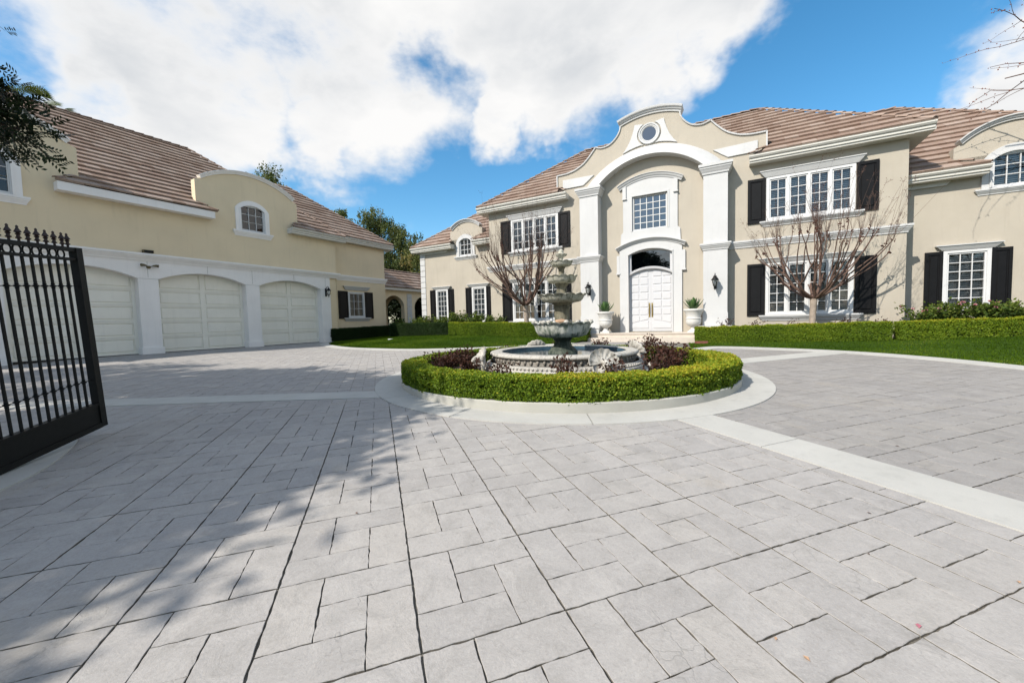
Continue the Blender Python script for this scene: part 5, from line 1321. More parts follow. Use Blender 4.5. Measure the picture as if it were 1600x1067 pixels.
rz = [('dark red leaved rose bush left of the left shell', 188, 2.45, .42, .34, 420), ('rose bush at the far left inside the round hedge', 172, 2.4, .40, .36, 420), ('rose bush behind the left shell by the hedge', 156, 2.35, .40, .34, 380), ('rose bush hard against the left shell foot', 200, 1.95, .36, .22, 260),
      ('small rose bush in front of the pool, first from the left shell', 236, 2.2, .44, .22, 150), ('rose bush in front of the pool centre', 263, 2.15, .48, .26, 190), ('small rose bush between pool centre and right shell', 283, 2.2, .42, .20, 130), ('rose bush in front of the right shell', 303, 2.25, .46, .24, 170),
      ('rose bush just right of the right shell', 328, 2.05, .36, .28, 260), ('tall rose bush at the right inside the round hedge', 352, 2.15, .50, .36, 480), ('broad rose bush at the far right inside the hedge', 8, 2.35, .48, .36, 480), ('rose bush behind the pool on the right', 28, 2.3, .58, .34, 420),
      ('rose bush behind the pool facing the steps', 58, 2.3, .52, .30, 280), ('rose bush behind the pool nearest the porch', 84, 2.3, .46, .28, 220), ('rose bush behind the pool on the left', 118, 2.3, .36, .28, 240)]
for a in rz: rose_at(*a)
# beds by the house
def HXY(t_, D_): p = TV*t_+DV*D_; return p.x, p.y
for k, (t_, n_, h_, lab) in enumerate(((5.25, 1700, .8, 'flowering azalea at the block corner, leftmost'), (6.0, 2200, .85, 'flowering azalea below the left shutter of the right wing'), (6.75, 2200, .85, 'flowering azalea below the right wing window'), (7.45, 2000, .85, 'flowering azalea below the right shutter of the right wing'), (8.2, 2000, .85, 'flowering azalea at the right edge of the photo'))):
    x, y = HXY(t_, 16.75+.1*(k % 2)); rose_bush(lab, x, y, Z0+.30, h_, .55, n_, 'shrub_leaf', 16, .085, 'azaleas behind the right hedge', 'azalea', 'azalea', 7)
for k, (t_, lab) in enumerate(((-.05, 'dark leaved rose bush beside the right column foot'), (.9, 'low rose bush under the left shutter of the right block'), (1.9, 'rose bush with one red bloom under the lower right window'), (3.4, 'low rose bush under the right part of the lower right window'), (4.3, 'low rose bush under the right shutter of the right block'))):
    x, y = HXY(t_, 16.3); rose_bush(lab, x, y, Z0+.25, .62 if k == 0 else .52, .30, 200, 'rose_leaf', 8, .055, 'rose bushes below the right block')
for k, (t_, h_, lab) in enumerate(((-15.2, .8, 'leafy green shrub at the left wing corner'), (-13.6, .75, 'leafy green shrub between the two left wing windows'), (-12.6, .95, 'tall bright green shrub left of the second wing window'), (-11.4, .95, 'bright green shrub under the second left wing window'), (-10.4, .7, 'green shrub behind the left hedge near the bare tree'))):
    x, y = HXY(t_, 16.9); rose_bush(lab, x, y, Z0+.45, h_, .6, 1800, 'shrub_leaf', 16, .10, 'shrubs below the left wing', 'shrub', 'leafy_shrub')
for k, (a_, y_, lab) in enumerate(((20.6, .3, 'dark shrub before the first loggia arch'), (22.2, .0, 'leafy shrub at the loggia pier'), (23.6, .1, 'leafy shrub before the second loggia arch'))):
    p = GP(a_, y_, 0); rose_bush(lab, p.x, p.y, Z0+.1, 1.25, .7, 900, 'shrub_leaf', 14, .12, 'shrubs before the loggia', 'shrub', 'leafy_shrub')
mb = MB()
MB_ = MB().box(0, .42, -.04, .04, 0, .09).build('edging_board', 'brick_red'); p = TV*(-1.02)+DV*15.22; MB_.location = (p.x, p.y, gz(p.y)+.01); MB_.rotation_euler = (0, 0, H_ROT+.15); tag(MB_, 'low red brick edging at the left end of the right hedge', 'edging')

# ------------------------------------------------------------------ trees
def bez(a, b, c, n):
    return [a*(1-f)**2+b*2*f*(1-f)+c*f*f for f in [i/n for i in range(n+1)]]
def bare_tree(label, base, fork_z, top_r, top_z, seed, lean=(0, 0), nknob=34, whip=(1.2, 2.4), trunk_r=.10):
    """pollarded tree: short trunk, limbs fanning out to knuckled ends, long thin whips above"""
    rd = random.Random(seed); T = thing('bare_tree', label, 'tree', base, 0, 'pollarded bare trees before the mansion')
    fork = Vector((lean[0], lean[1], fork_z)); tr = MB()
    tr.tube([(0, 0, -.3), (0, 0, .02), (lean[0]*.3, lean[1]*.3, fork_z*.35), (lean[0]*.7, lean[1]*.7, fork_z*.75), fork], [trunk_r*1.5, trunk_r*1.25, trunk_r*.95, trunk_r*.98, trunk_r*1.15], 12); tr.build('trunk', 'trunk_bark', T, 60)
    nl = 11; knobs = []; twigs = MB(); pods = MB(); kmb = MB()
    for l in range(nl):
        az = 2*math.pi*(l+rd.uniform(-.25, .25))/nl; tilt_ = rd.uniform(.40, 1.12) if l else .12
        mid = fork+Vector((math.cos(az)*math.sin(tilt_), math.sin(az)*math.sin(tilt_), math.cos(tilt_)*.95))*(top_z-fork_z)*rd.uniform(.42, .55)
        limb = MB(); p0 = fork+Vector((math.cos(az), math.sin(az), 0))*trunk_r*.35-Vector((0, 0, .05))
        ctrl = (p0+mid)/2+Vector((math.cos(az), math.sin(az), -.35))*.22
        pts = bez(p0, ctrl, mid, 6); pts = [p+Vector((rd.gauss(0, .012), rd.gauss(0, .012), 0)) for p in pts]
        limb.tube(pts, [trunk_r*(.50-.24*i/6) for i in range(7)], 8)
        nk = max(3, nknob//nl+rd.randint(-1, 1))
        for k in range(nk):
            a2 = az+rd.gauss(0, .42); el = tilt_*rd.uniform(.55, 1.35); dist = rd.uniform(.88, 1.08)
            end = Vector((lean[0]+math.cos(a2)*top_r*math.sin(min(1.35, el))*dist, lean[1]+math.sin(a2)*top_r*math.sin(min(1.35, el))*dist, fork_z+(top_z-fork_z)*(.30+.72*math.cos(min(1.35, el)))*dist))
            st = pts[rd.randint(3, 6)]; c1 = st+(end-st)*.45+Vector((math.cos(a2), math.sin(a2), -.3))*rd.uniform(.05, .22)
            bp = bez(st, c1, end, 6); bp = [p+Vector((rd.gauss(0, .018), rd.gauss(0, .018), rd.gauss(0, .012))) for p in bp]
            r0 = trunk_r*rd.uniform(.18, .28); limb.tube(bp, [r0*(1-.45*i/6) for i in range(7)], 6)
            d = (bp[-1]-bp[-3]).normalized()
            for j in range(5):
                o = end+Vector((rd.gauss(0, .028), rd.gauss(0, .028), rd.gauss(0, .045))); s_ = rd.uniform(.014, .032); kmb.lathe([(0, o.z-s_), (s_*.8, o.z-s_*.5), (s_, o.z), (s_*.7, o.z+s_*.6), (0, o.z+s_)], 6, (o.x, o.y))
            for j in range(rd.randint(4, 8)):
                dd = (d*.55+Vector((rd.gauss(0, .28), rd.gauss(0, .28), .9))).normalized(); ln = rd.uniform(*whip)*rd.choice((.25, .45, .7, 1)); e = end+dd*ln+Vector((dd.x, dd.y, 0))*ln*.12
                w = bez(end, end+dd*ln*.5+Vector((rd.gauss(0, .05), rd.gauss(0, .05), 0)), e, 4); twigs.tube(w, [.0045, .004, .0033, .0026, .0017], 3, False)
                if rd.random() < .4:
                    for q in range(rd.randint(3, 8)):
                        o = e+Vector((rd.gauss(0, .06), rd.gauss(0, .06), rd.gauss(0, .05))); s_ = rd.uniform(.008, .014); twigs.tube([e-dd*.1, o], [.002, .0015], 3, False); pods.lathe([(0, o.z-s_), (s_, o.z), (0, o.z+s_)], 4, (o.x, o.y))
        limb.build('limb', 'twig_bark', T, 60)
    tag(kmb.build('knuckles', 'knob_bark', T, 60), kind='stuff'); tag(twigs.build('twigs', 'twig_bark', T), kind='stuff')
    if pods.v: tag(pods.build('seed_pods', 'seed_pod', T), kind='stuff')
p = TV*2.49+DV*16.45; bare_tree('bare pollarded tree in front of the right block windows', (p.x, p.y, Z0+.1), 1.40, 2.0, 3.75, 11, (.05, 0), 56, (.9, 2.1), .098)
p = TV*(-8.30)+DV*16.5; bare_tree('bare pollarded tree left of the fountain before the left block', (p.x, p.y, Z0+.2), 1.50, 2.55, 4.25, 23, (-.05, 0), 62, (1.2, 2.7), .115)

def leaf_tree(label, base, trunk_h, crown, nclump, nleaf, lsize, mat, seed, trunk_r=.2, bark='dark_bark', droop=0., group=None, cat='tree', name='leafy_tree', clump_r=.5, limbs=True):
    """crown: list of ellipsoids (cx,cy,cz,rx,ry,rz) relative to base"""
    g = np.random.default_rng(seed); rd = random.Random(seed)
    T = thing(name, label, cat, base, 0, group)
    tr = MB(); top = Vector((crown[0][0], crown[0][1], crown[0][2])); tr.tube([(0, 0, -.5), (0, 0, .3), (top.x*.3, top.y*.3, trunk_h*.6), (top.x*.6, top.y*.6, trunk_h), (top.x, top.y, top.z+crown[0][5]*.4)], [trunk_r*1.4, trunk_r, trunk_r*.8, trunk_r*.65, trunk_r*.15], 10); tr.build('trunk', bark, T, 60)
    C = []; vols = np.array([c[3]*c[4]*c[5] for c in crown]); vols = vols/vols.sum()
    for k in range(nclump):
        c = crown[g.choice(len(crown), p=vols)]; d = g.normal(size=3); d /= np.linalg.norm(d); r = g.random()**.40
        C.append((c[0]+d[0]*c[3]*r, c[1]+d[1]*c[4]*r, c[2]+d[2]*c[5]*r))
    C = np.array(C)
    if limbs:
        lm = MB()
        for k in range(0, nclump, max(1, nclump//26)):
            e = Vector(C[k]); s0 = Vector((top.x*.55, top.y*.55, trunk_h*rd.uniform(.75, 1.15))); lm.tube(bez(s0, (s0+e)/2+Vector((0, 0, .4)), e, 5), [trunk_r*.32*(1-.8*i/5) for i in range(6)], 5, False)
        tag(lm.build('branches', bark, T, 60), kind='stuff')
    i = g.integers(0, nclump, nleaf); sz = g.uniform(.6, 1.3, nclump)[i][:, None]
    off = g.normal(size=(nleaf, 3))*clump_r*.55*sz
    if droop: 
        off[:, 2] *= .5; h = g.random(nleaf)**1.2*droop*g.uniform(.3, 1, nclump)[i]; strand = (g.integers(0, 9, nleaf)); a = strand*.7+i; off[:, 0] = np.cos(a)*clump_r*.7*sz[:, 0]*g.uniform(.9, 1.1, nleaf)+g.normal(0, .05, nleaf); off[:, 1] = np.sin(a)*clump_r*.7*sz[:, 0]+g.normal(0, .05, nleaf); off[:, 2] -= h
    P = C[i]+off
    D = g.normal(size=(nleaf, 3)); D[:, 2] -= .4+droop*.5; l = g.uniform(lsize*.6, lsize*1.3, nleaf)
    U = g.normal(size=(nleaf, 3)); V, q = leaves(P, D, U, l, l*(.42 if droop else .5))
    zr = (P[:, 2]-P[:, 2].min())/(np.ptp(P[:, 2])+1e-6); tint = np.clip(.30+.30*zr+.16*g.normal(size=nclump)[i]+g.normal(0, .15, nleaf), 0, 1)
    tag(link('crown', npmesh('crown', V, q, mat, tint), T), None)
    return T
# weeping trees behind the loggia
leaf_tree('tall weeping tree behind the loggia roof', (-13.4, 42, 0), 7, [(-.2, 0, 11.9, 2.2, 2.2, 2.4), (2.6, 0, 9.4, 2.4, 2.0, 2.6), (-1.8, .5, 8.6, 2.2, 2.0, 2.8), (1.2, 0, 6.4, 4.4, 2.6, 3.4)], 250, 46000, .24, 'weeping_leaf', 5, .26, 'pale_bark', 2.1, 'weeping trees behind the garage', clump_r=.62)
leaf_tree('lower weeping tree just right of the tall one, beside the mansion corner', (-9.0, 40, 0), 4, [(-.6, 0, 6.0, 2.6, 2, 3.0), (.8, 0, 4.0, 2.6, 2, 2.6)], 110, 22000, .24, 'weeping_leaf', 6, .2, 'pale_bark', 1.6, 'weeping trees behind the garage', clump_r=.6)
leaf_tree('small weeping tree showing above the garage hip', (-17.2, 40, 0), 7, [(0, 0, 11.0, 1.6, 1.5, 2.0)], 60, 12000, .24, 'weeping_leaf', 8, .2, 'pale_bark', 1.2, 'weeping trees behind the garage', clump_r=.5)
leaf_tree('tree top showing above the arched garage dormer', (-25.2, 42, 0), 9, [(0, 0, 15.6, 1.7, 1.7, 2.2), (-2.6, 0, 15.6, 1.2, 1.4, 1.5), (-5.4, 0, 16.6, 1.0, 1.2, 1.0)], 70, 9000, .26, 'weeping_leaf', 9, .22, 'pale_bark', 0., 'trees behind the garage roof', clump_r=.6)
leaf_tree('dark tree seen through the loggia arches', (-14.0, 34, 0), 2.5, [(0, 0, 2.6, 3.2, 2.4, 2.4)], 60, 7000, .26, 'dark_leaf', 10, .2, 'dark_bark', 0, 'trees behind the loggia', clump_r=.7)
leaf_tree('dark tree behind the right loggia arch', (-9.4, 36.5, 0), 2.5, [(0, 0, 2.4, 3.0, 2.2, 2.4)], 60, 7000, .26, 'dark_leaf', 12, .2, 'dark_bark', 0, 'trees behind the loggia', clump_r=.7)
# palm behind the garage ridge
pr = GP(9, 16, 0)
def palm():
    base = (-28.7, 24.5, 0); T = thing('palm_tree', 'palm fronds showing above the garage ridge', 'palm', base); H_ = 14.1
    MB().tube([(0, 0, -.5), (0, 0, 5), (0.1, 0, H_)], [.22, .18, .16], 10).build('trunk', 'pale_bark', T, 60)
    for k in range(26):
        a = 2*math.pi*k/26*2.3; el = R(10+65*((k*7) % 26)/26); L_ = 1.5; d = Vector((math.cos(a)*math.cos(el), math.sin(a)*math.cos(el), math.sin(el))); c = Vector((.1, 0, H_)); stem = c+d*L_
        fan = MB(); fan.tube([c, stem], [.02, .015], 4); side = d.cross(Vector((0, 0, 1))).normalized(); upv = side.cross(d)
        for j in range(15):
            b_ = -1.3+2.6*j/14; dd = (d*math.cos(b_)+side*math.sin(b_)); e = stem+dd*.75-Vector((0, 0, .12+.1*abs(b_))); w = side*math.cos(b_)*.03-d*math.sin(b_)*.03
            fan.add([stem, stem+dd*.45+w, e, stem+dd*.45-w], [(0, 1, 2, 3)])
        me = fan.mesh('frond', 'weeping_leaf'); at = me.attributes.new('tint', 'FLOAT', 'FACE'); at.data.foreach_set('value', np.full(len(me.polygons), .15+.5*((k*5) % 26)/26, np.float32)); link('frond', me, T)
palm()

# shade trees standing left of the drive, outside the picture; one reaches in with a branch
def fine_branch(T, path, n_side, seed, leafn=9):
    g = np.random.default_rng(seed); P = []; D = []; U = []; l = []; mb = MB(); path = [Vector(p) for p in path]
    mb.tube(path, [.035*(1-.75*i/(len(path)-1)) for i in range(len(path))], 6)
    for k in range(n_side):
        f = g.uniform(.12, 1.0); i = min(len(path)-2, int(f*(len(path)-1))); b = path[i].lerp(path[i+1], f*(len(path)-1)-i)
        dd = Vector(g.normal(size=3)); dd.z = dd.z*.6-.25; dd.normalize(); ln = g.uniform(.18, .62); e = b+dd*ln-Vector((0, 0, .06)); mb.tube([b, (b+e)/2+Vector((0, 0, .03)), e], [.006, .004, .002], 3, False)
        for s_ in range(4):
            tw = b.lerp(e, .35+.65*s_/3); d2 = (dd+Vector(g.normal(size=3))*.7).normalized(); L2 = g.uniform(.10, .2)
            for j in range(leafn):   # pinnate leaf: leaflets both sides of a stalk
                ff = (j//2+.6)/(leafn//2+.6); q = tw+d2*L2*ff; sd = d2.cross(Vector(g.normal(size=3))).normalized() if j == 0 else sd
                P.append(q); D.append((d2*.7+sd*(1 if j % 2 else -1)*.8)); U.append(sd.cross(d2)); l.append(g.uniform(.05, .075))
    tag(mb.build('branch', 'dark_bark', T), None)
    P, D, U = np.array(P), np.array(D), np.array(U); V, q = leaves(P, D, U, np.array(l), np.array(l)*.42); link('leaves', npmesh('leaves', V, q, 'dark_leaf', g.uniform(0, 1, len(P))), T)
A = leaf_tree('dark leafed tree whose branch hangs into the top left corner', (-10.8, .9, 0), 3.2, [(.9, .2, 6.1, 2.9, 2.7, 1.9), (-.6, -1.2, 6.4, 2.2, 2.2, 1.6), (-1.6, 3.0, 6.3, 3.4, 1.7, 1.4)], 330, 52000, .21, 'dark_leaf', 31, .22, 'dark_bark', 0, 'shade trees left of the drive', clump_r=.48)
bx, by = -10.8, .9
fine_branch(A, [(2.2-.0, 1.0, 5.2), (3.2, 2.0, 4.95), (4.0, 2.9, 4.55), (4.45, 3.7, 4.1), (4.68, 4.1, 3.78)], 230, 3)
fine_branch(A, [(3.0, 1.8, 5.1), (3.7, 2.9, 4.9), (4.2, 3.7, 4.6), (4.5, 4.2, 4.3)], 150, 13)
fine_branch(A, [(2.2, 1.0, 5.4), (3.2, 2.2, 5.5), (4.0, 3.3, 5.35), (4.5, 4.0, 5.18)], 26, 4)
leaf_tree('shade tree behind the camera on the left, casting the drive shadow', (-11.6, -3.0, 0), 3.0, [(1.0, .6, 6.0, 3.0, 2.8, 1.9), (2.4, 2.4, 6.2, 2.0, 2.0, 1.4)], 260, 40000, .21, 'dark_leaf', 33, .22, 'dark_bark', 0, 'shade trees left of the drive', clump_r=.48)
leaf_tree('tall shade tree beyond the near end of the garage', (-20.5, 3.0, 0), 5, [(0, 0, 9.2, 2.8, 2.4, 1.5), (2.4, 1.8, 8.6, 2.0, 1.8, 1.1)], 100, 8000, .2, 'dark_leaf', 35, .26, 'dark_bark', 0, 'shade trees left of the drive', clump_r=.45)
# trees across the road behind the camera (mirrored in the glass)
for k, (x, y, h_) in enumerate(((-6, -26, 8.5), (3, -30, 10), (12, -27, 9), (20, -22, 8), (-16, -30, 10))):
    leaf_tree('%s tree across the road behind the camera' % ('first', 'second', 'third', 'fourth', 'fifth')[k], (x, y, -.3), 3, [(0, 0, h_*.55, h_*.55, h_*.45, h_*.46)], 70, 4000, .5, 'dark_leaf', 50+k, .3, 'dark_bark', 0, 'trees across the road', clump_r=1.1)

# bare tree right of the picture, its twigs reaching into the top right corner
def right_tree():
    rd = random.Random(4); base = Vector((18.6, 9.2, Z0)); T = thing('bare_street_tree', 'bare branched tree at the right edge with budding twigs in the top corner', 'tree', base)
    MB().tube([(0, 0, -.3), (0, 0, 1.5), (-.1, 0, 4.4)], [.16, .13, .11], 10).build('trunk', 'trunk_bark', T, 60)
    def grow(mb, bd, p, d, ln, r, lev):
        pts = [p]; 
        for i in range(5):
            d = (d+Vector((rd.gauss(0, .12), rd.gauss(0, .12), rd.gauss(0, .10)))).normalized(); pts.append(pts[-1]+d*ln/5)
        mb.tube(pts, [r*(1-.6*i/5) for i in range(6)], 5 if lev < 2 else 3, False)
        if lev >= 2:
            for q in pts[1:]:
                for _ in range(2):
                    if rd.random() < .7: o = q+Vector((rd.gauss(0, .03), rd.gauss(0, .03), rd.gauss(0, .03))); s_ = rd.uniform(.010, .022); bd.lathe([(0, o.z-s_), (s_, o.z), (0, o.z+s_*1.4)], 4, (o.x, o.y))
        if lev < 3:
            for i in (2, 3, 4, 5):
                if rd.random() < (.9 if lev < 2 else .6):
                    dd = (d+Vector((rd.gauss(0, .6), rd.gauss(0, .6), rd.gauss(0, .45)))).normalized(); grow(mb, bd, pts[i], dd, ln*rd.uniform(.5, .75), r*.5, lev+1)
    bd = MB()
    for az, el, ln in ((175, 42, 4.2), (160, 55, 4.0), (190, 30, 3.6), (60, 50, 3.5), (120, 60, 3.6), (270, 50, 3.0), (330, 50, 3.0)):
        mb = MB(); d = Vector((math.cos(R(az))*math.cos(R(el)), math.sin(R(az))*math.cos(R(el)), math.sin(R(el)))); grow(mb, bd, Vector((-.1, 0, 4.3)), d, ln, .07, 0); mb.build('limb', 'twig_bark', T)
    tag(bd.build('buds', 'brick_red', T), kind='stuff')
right_tree()

# ------------------------------------------------------------------ iron gate standing open on the left
P0 = Vector((-4.786, 4.504, .205)); P1 = Vector((-4.447, 3.308, .130)); X = (P1-P0); X.z = 0; X.normalize(); X = (X+Vector((0, 0, -.085))).normalized()
Z = (Vector((0, 0, 1))-X*X.z).normalized(); Y = Z.cross(X)
gate = thing('iron_gate', 'open black wrought iron gate leaf with spear points on the left', 'gate', P0)
gm = Matrix.Identity(4)
for i in range(3): gm[i][0], gm[i][1], gm[i][2], gm[i][3] = X[i], Y[i], Z[i], P0[i]
gate.matrix_world = gm
GW_ = 3.35; GT = 2.0; ty = .022
MB().box(0, .085, -.035, .035, 0, GT+.012).build('stile', 'black_iron', gate); MB().box(GW_-.085, GW_, -.035, .035, 0, GT+.012).build('stile', 'black_iron', gate)
MB().box(.085, GW_-.085, -.025, .025, GT-.032, GT+.01).build('top_rail', 'black_iron', gate); MB().box(.085, GW_-.085, -.022, .022, 1.872, 1.90).build('rail', 'black_iron', gate)
mb = MB(); mb.box(.0851, GW_-.0851, -.022, .022, .012, .262); mb.build('kick_panel', 'black_iron', gate)
MB().box(.086, GW_-.086, -.032, .032, .255, .282).build('rail', 'black_iron', gate); MB().box(.086, GW_-.086, -.034, .034, -.004, .05).build('rail', 'black_iron', gate)
SP = .0985; nb = int((GW_-.26)/SP)+1
bar = MB().box(-.009, .009, -.009, .009, .28, 1.875).mesh('bar', 'black_iron')
ring = MB(); pts = [(.043*math.cos(a), 0, .043*math.sin(a)) for a in [2*math.pi*k/20 for k in range(21)]]; ring.tube(pts, .0075, 6, False); ringm = ring.mesh('ring', 'black_iron', 60)
sp = MB(); sp.lathe([(.010, 0), (.010, .022), (.020, .026), (.022, .034), (.014, .040), (.012, .055), (.021, .066), (.012, .075), (.026, .084), (.024, .090), (.010, .118), (.0085, .122), (.011, .131), (.0085, .139), (.0, .147)], 10); spm = sp.mesh('spear', 'spear_iron', 40)
cl = MB(); cl.lathe([(.010, -.028), (.017, -.022), (.013, -.012), (.024, -.006), (.024, .006), (.013, .012), (.017, .022), (.010, .028)], 10); clm = cl.mesh('collar', 'black_iron', 40)
for k in range(nb):
    x = .205+k*SP
    if x > GW_-.1: break
    for me, z, nm in ((bar, 0, 'bar'), (spm, GT+.01, 'spear'), (clm, 1.60, 'collar'), (clm, .555, 'collar')):
        o = link(nm, me, gate); o.location = (x, 0, z)
    o = link('ring', ringm, gate); o.location = (x+SP/2-.012, 0, 1.934)
o = link('spear', spm, gate); o.location = (.135, 0, GT+.01)
for z in (1.60, .555): MB().tube([(.085, 0, z), (GW_-.085, 0, z)], .0045, 6).build('tie_rod', 'black_iron', gate)
# gate post the leaf hangs on, outside the picture
hp = P0+X*(GW_+.14); post = thing('gate_post', 'black iron post carrying the open gate', 'post', (hp.x, hp.y, gz(hp.y)))
MB().box(-.07, .07, -.07, .07, -.2, 2.2).build('shaft', 'black_iron', post); MB().lathe([(.09, 2.2), (.10, 2.23), (.05, 2.27), (.07, 2.33), (.0, 2.39)], 12).build('cap', 'black_iron', post, 40)

# ------------------------------------------------------------------ wall lanterns
def lantern(label, loc, rot, flip=1):
    t_ = thing('wall_lantern', label, 'lantern', loc, rot, 'wall lanterns')
    mb = MB(); mb.lathe([(0, -.01), (.05, 0), (.05, .02), (.02, .03)], 12)
    bp = MB().bevbox(-.05, .05, -.03, .0, -.26, .20, .01).build('backplate', 'black_iron', t_)
    a = MB(); pts = [(0, -.02, .08), (0, -.08, .22), (0, -.16, .30), (0, -.24, .28), (0, -.26, .20)]; a.tube(pts, [.016, .015, .014, .012, .012], 8)
    sc_ = [(0, -.06-.05*math.cos(q)*(1-q/9), .16+.05*math.sin(q)*(1-q/9)) for q in [i*.5 for i in range(14)]]; a.tube(sc_, .009, 6); a.tube([(0, -.02, -.20), (0, -.10, -.24), (0, -.14, -.16), (0, -.09, -.12)], [.012, .012, .010, .006], 6); a.build('bracket', 'black_iron', t_, 60)
    c = MB(); c.lathe([(0, .27), (.018, .26), (.022, .24), (.012, .225), (.03, .20), (.07, .19), (.055, .165), (.06, .15), (.13, .06), (.135, .045), (.12, .04), (0, .045)], 16, (0, -.26)); c.build('cap', 'black_iron', t_, 40)
    g = MB(); g.lathe([(.095, .04), (.098, -.02), (.075, -.14), (.05, -.19)], 16, (0, -.26)); g.build('globe', 'lamp_glass', t_, 60)
    b = MB(); b.lathe([(0, -.18), (.055, -.185), (.05, -.20), (.025, -.22), (.03, -.245), (.012, -.265), (.022, -.29), (.014, -.31), (.0, -.34)], 14, (0, -.26)); b.build('base', 'black_iron', t_, 40)
    MB().lathe([(.014, -.18), (.014, -.08), (.022, -.07), (.018, -.02), (0, .0)], 10, (0, -.26)).build('bulb', 'plastic_white', t_, 60)
    for k in range(4):
        q = math.pi/4+math.pi/2*k; MB().tube([(.10*math.cos(q), -.26+.10*math.sin(q), .045), (.075*math.cos(q), -.26+.075*math.sin(q), -.14), (.05*math.cos(q), -.26+.05*math.sin(q), -.19)], .006, 5).build('strut', 'black_iron', t_)
    return t_
lantern('black wall lantern on the right white column of the entrance', HP(2.43, -.55, 2.23), H_ROT)
lantern('black wall lantern on the left white column of the entrance', HP(-2.43, -.55, 2.23), H_ROT)
lantern('black wall lantern at the far end of the garage arcade', GP(14.58, 0, 2.88), G_ROT)
# flood light and sensor on the garage
t_ = thing('flood_light', 'small floodlight on the ledge above the garage piers', 'floodlight', GP(6.75, -.02, 3.99), G_ROT)
MB().box(-.16, .16, -.14, .02, .02, .13).build('housing', 'bronze_fixture', t_); MB().box(-.14, .14, -.15, -.139, .035, .115).build('lens', 'dark_room', t_); MB().box(-.05, .05, -.06, .02, 0, .021).build('foot', 'black_iron', t_)
t_ = thing('twin_flood_light', 'olive twin headed motion light on the pier between garage doors', 'floodlight', GP(6.76, 0, 3.46), G_ROT)
MB().lathe([(0, -.06), (.06, -.05), (.075, 0), (.06, .05), (0, .06)], 12).build('base', 'bronze_fixture', t_, 50)
for sx in (-1, 1):
    MB().tube([(sx*.03, -.06, .02), (sx*.12, -.09, .05)], .018, 6).build('arm', 'bronze_fixture', t_); MB().tube([(sx*.10, -.10, .05), (sx*.20, -.14, .06), (sx*.27, -.17, .05)], [.03, .05, .06], 10).build('lamp_head', 'bronze_fixture', t_, 40)
# ------------------------------------------------------------------ urns with agaves on the porch
def urn(label, loc):
    t_ = thing('garden_urn', label, 'urn', loc, H_ROT, 'white urns on the porch')
    MB().box(-.20, .20, -.20, .20, 0, .06).build('foot', 'urn_white', t_)
    MB().lathe([(.17, .06), (.165, .085), (.10, .12), (.085, .17), (.12, .215), (.10, .235)], 28).build('stem', 'urn_white', t_, 40)
    MB().lathe([(.08, .225), (.16, .245), (.245, .32), (.275, .43), (.262, .52), (.25, .58), (.265, .66), (.30, .76), (.345, .825), (.36, .84), (.36, .885), (.345, .90), (.31, .90), (.28, .86), (.26, .80), (0, .80)], 40).build('bowl', 'urn_white', t_, 40)
    MB().lathe([(.268, .50), (.285, .515), (.285, .54), (.262, .555)], 40).build('band', 'urn_white', t_, 50)
def agave(label, loc, seed):
    rd = random.Random(seed); t_ = thing('agave_plant', label, 'plant', loc, 0, 'agaves in the porch urns')
    mb = MB(); n = 6; rows = []
    for i in range(n+1):
        f = i/n; w = .052*math.sin(math.pi*min(.98, .12+.88*f))**.8*(1-f*.35)+.002; y = f*.40; z = .10*f*f
        rows.append([(-w, y, z+w*.35), (0, y, z-.006), (w, y, z+w*.35)])
    mb.add([p for r_ in rows for p in r_], [(i*3+j, i*3+j+1, (i+1)*3+j+1, (i+1)*3+j) for i in range(n) for j in range(2)])
    me = mb.mesh('leaf', 'agave_skin', 60)
    for k in range(46):
        f = k/46; el = R(28+56*f); a = k*2.4; o = link('leaf', me, t_); o.rotation_euler = (el, 0, a+rd.gauss(0, .1)); s_ = (1.28-.2*f)*rd.uniform(.9, 1.1); o.scale = (s_, s_, s_); o.location = (0, 0, .02+.04*f)
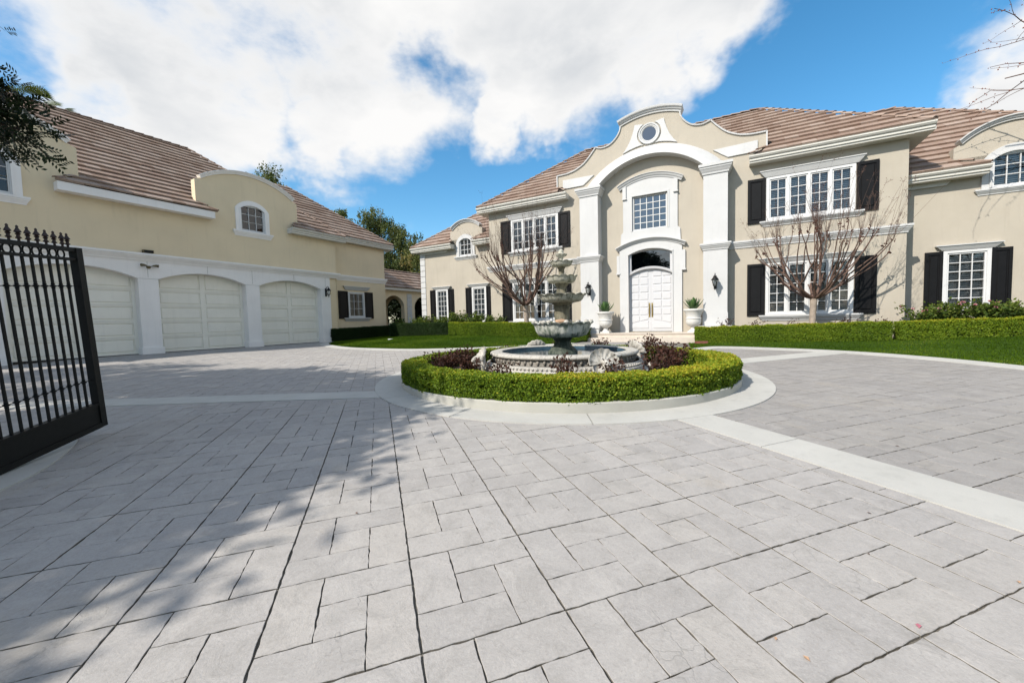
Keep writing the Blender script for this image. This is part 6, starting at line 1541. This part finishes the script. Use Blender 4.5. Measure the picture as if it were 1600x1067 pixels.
for sx, nm in ((1, 'right'), (-1, 'left')):
    u_, v_ = sx*1.70, -.72
    urn('white urn on the porch %s of the front doors' % nm, HP(u_, v_, .337)); p = HP(u_, v_, .337+.80); agave('green agave in the urn %s of the front doors' % nm, p, 3+sx)
# small path light on the left lawn
t_ = thing('path_light', 'small white garden light on the lawn near the dark hedge', 'garden light', (-6.3, 20.2, Z0+.02))
MB().lathe([(.02, 0), (.02, .10)], 10).build('stake', 'plastic_white', t_); MB().lathe([(.02, .10), (.16, .10), (.17, .12), (.10, .16), (0, .17)], 16).build('cap', 'plastic_white', t_, 40)
# fallen leaves and petals on the paving
fl = MB(); fl.add([(0, -.02, 0), (.012, 0, .004), (0, .022, .001), (-.012, 0, .006)], [(0, 1, 2, 3)]); fm = {}
for nm, mt_ in (('fallen_leaf', 'seed_pod'), ('petal', 'petal'), ('fallen_leaf', 'rock_tan')): fm[(nm, mt_)] = fl.mesh(nm, mt_)
def toground(x, y):
    d = CR*((x-800)/F_PX)+CD*((y-533.5)/F_PX)+CF; k = -EYE/(d.z-SLOPE*d.y); return d.x*k, d.y*k
for (x, y, nm, mt_, s_, lab) in ((1435, 980, 'petal', 'petal', .8, 'pink petal on the paving at the lower right'), (1260, 1031, 'fallen_leaf', 'rock_tan', .7, 'tan leaf on the paving near the bottom edge'), (1212, 1000, 'fallen_leaf', 'rock_tan', .5, 'tiny yellow leaf on the paving left of the tan one'), (1358, 803, 'fallen_leaf', 'seed_pod', .6, 'dark leaf on the paving below the concrete band'),
                              (1357, 803+64, 'fallen_leaf', 'seed_pod', .4, 'dark speck of leaf right of the lower joint'), (557, 803, 'fallen_leaf', 'seed_pod', .6, 'dark leaf on the sunlit paving left of centre'), (1592, 911, 'fallen_leaf', 'rock_tan', .6, 'tan leaf at the right edge of the paving'), (1402, 698, 'fallen_leaf', 'seed_pod', .8, 'dark leaf right of the concrete band')):
    gx, gy = toground(x, y); o = link(nm, fm[(nm, mt_)]); o.location = (gx, gy, gz(gy)+.008); o.scale = (s_, s_, s_); o.rotation_euler = (0, 0, x); tag(o, lab, 'leaf' if nm != 'petal' else 'petal', 'litter on the paving')
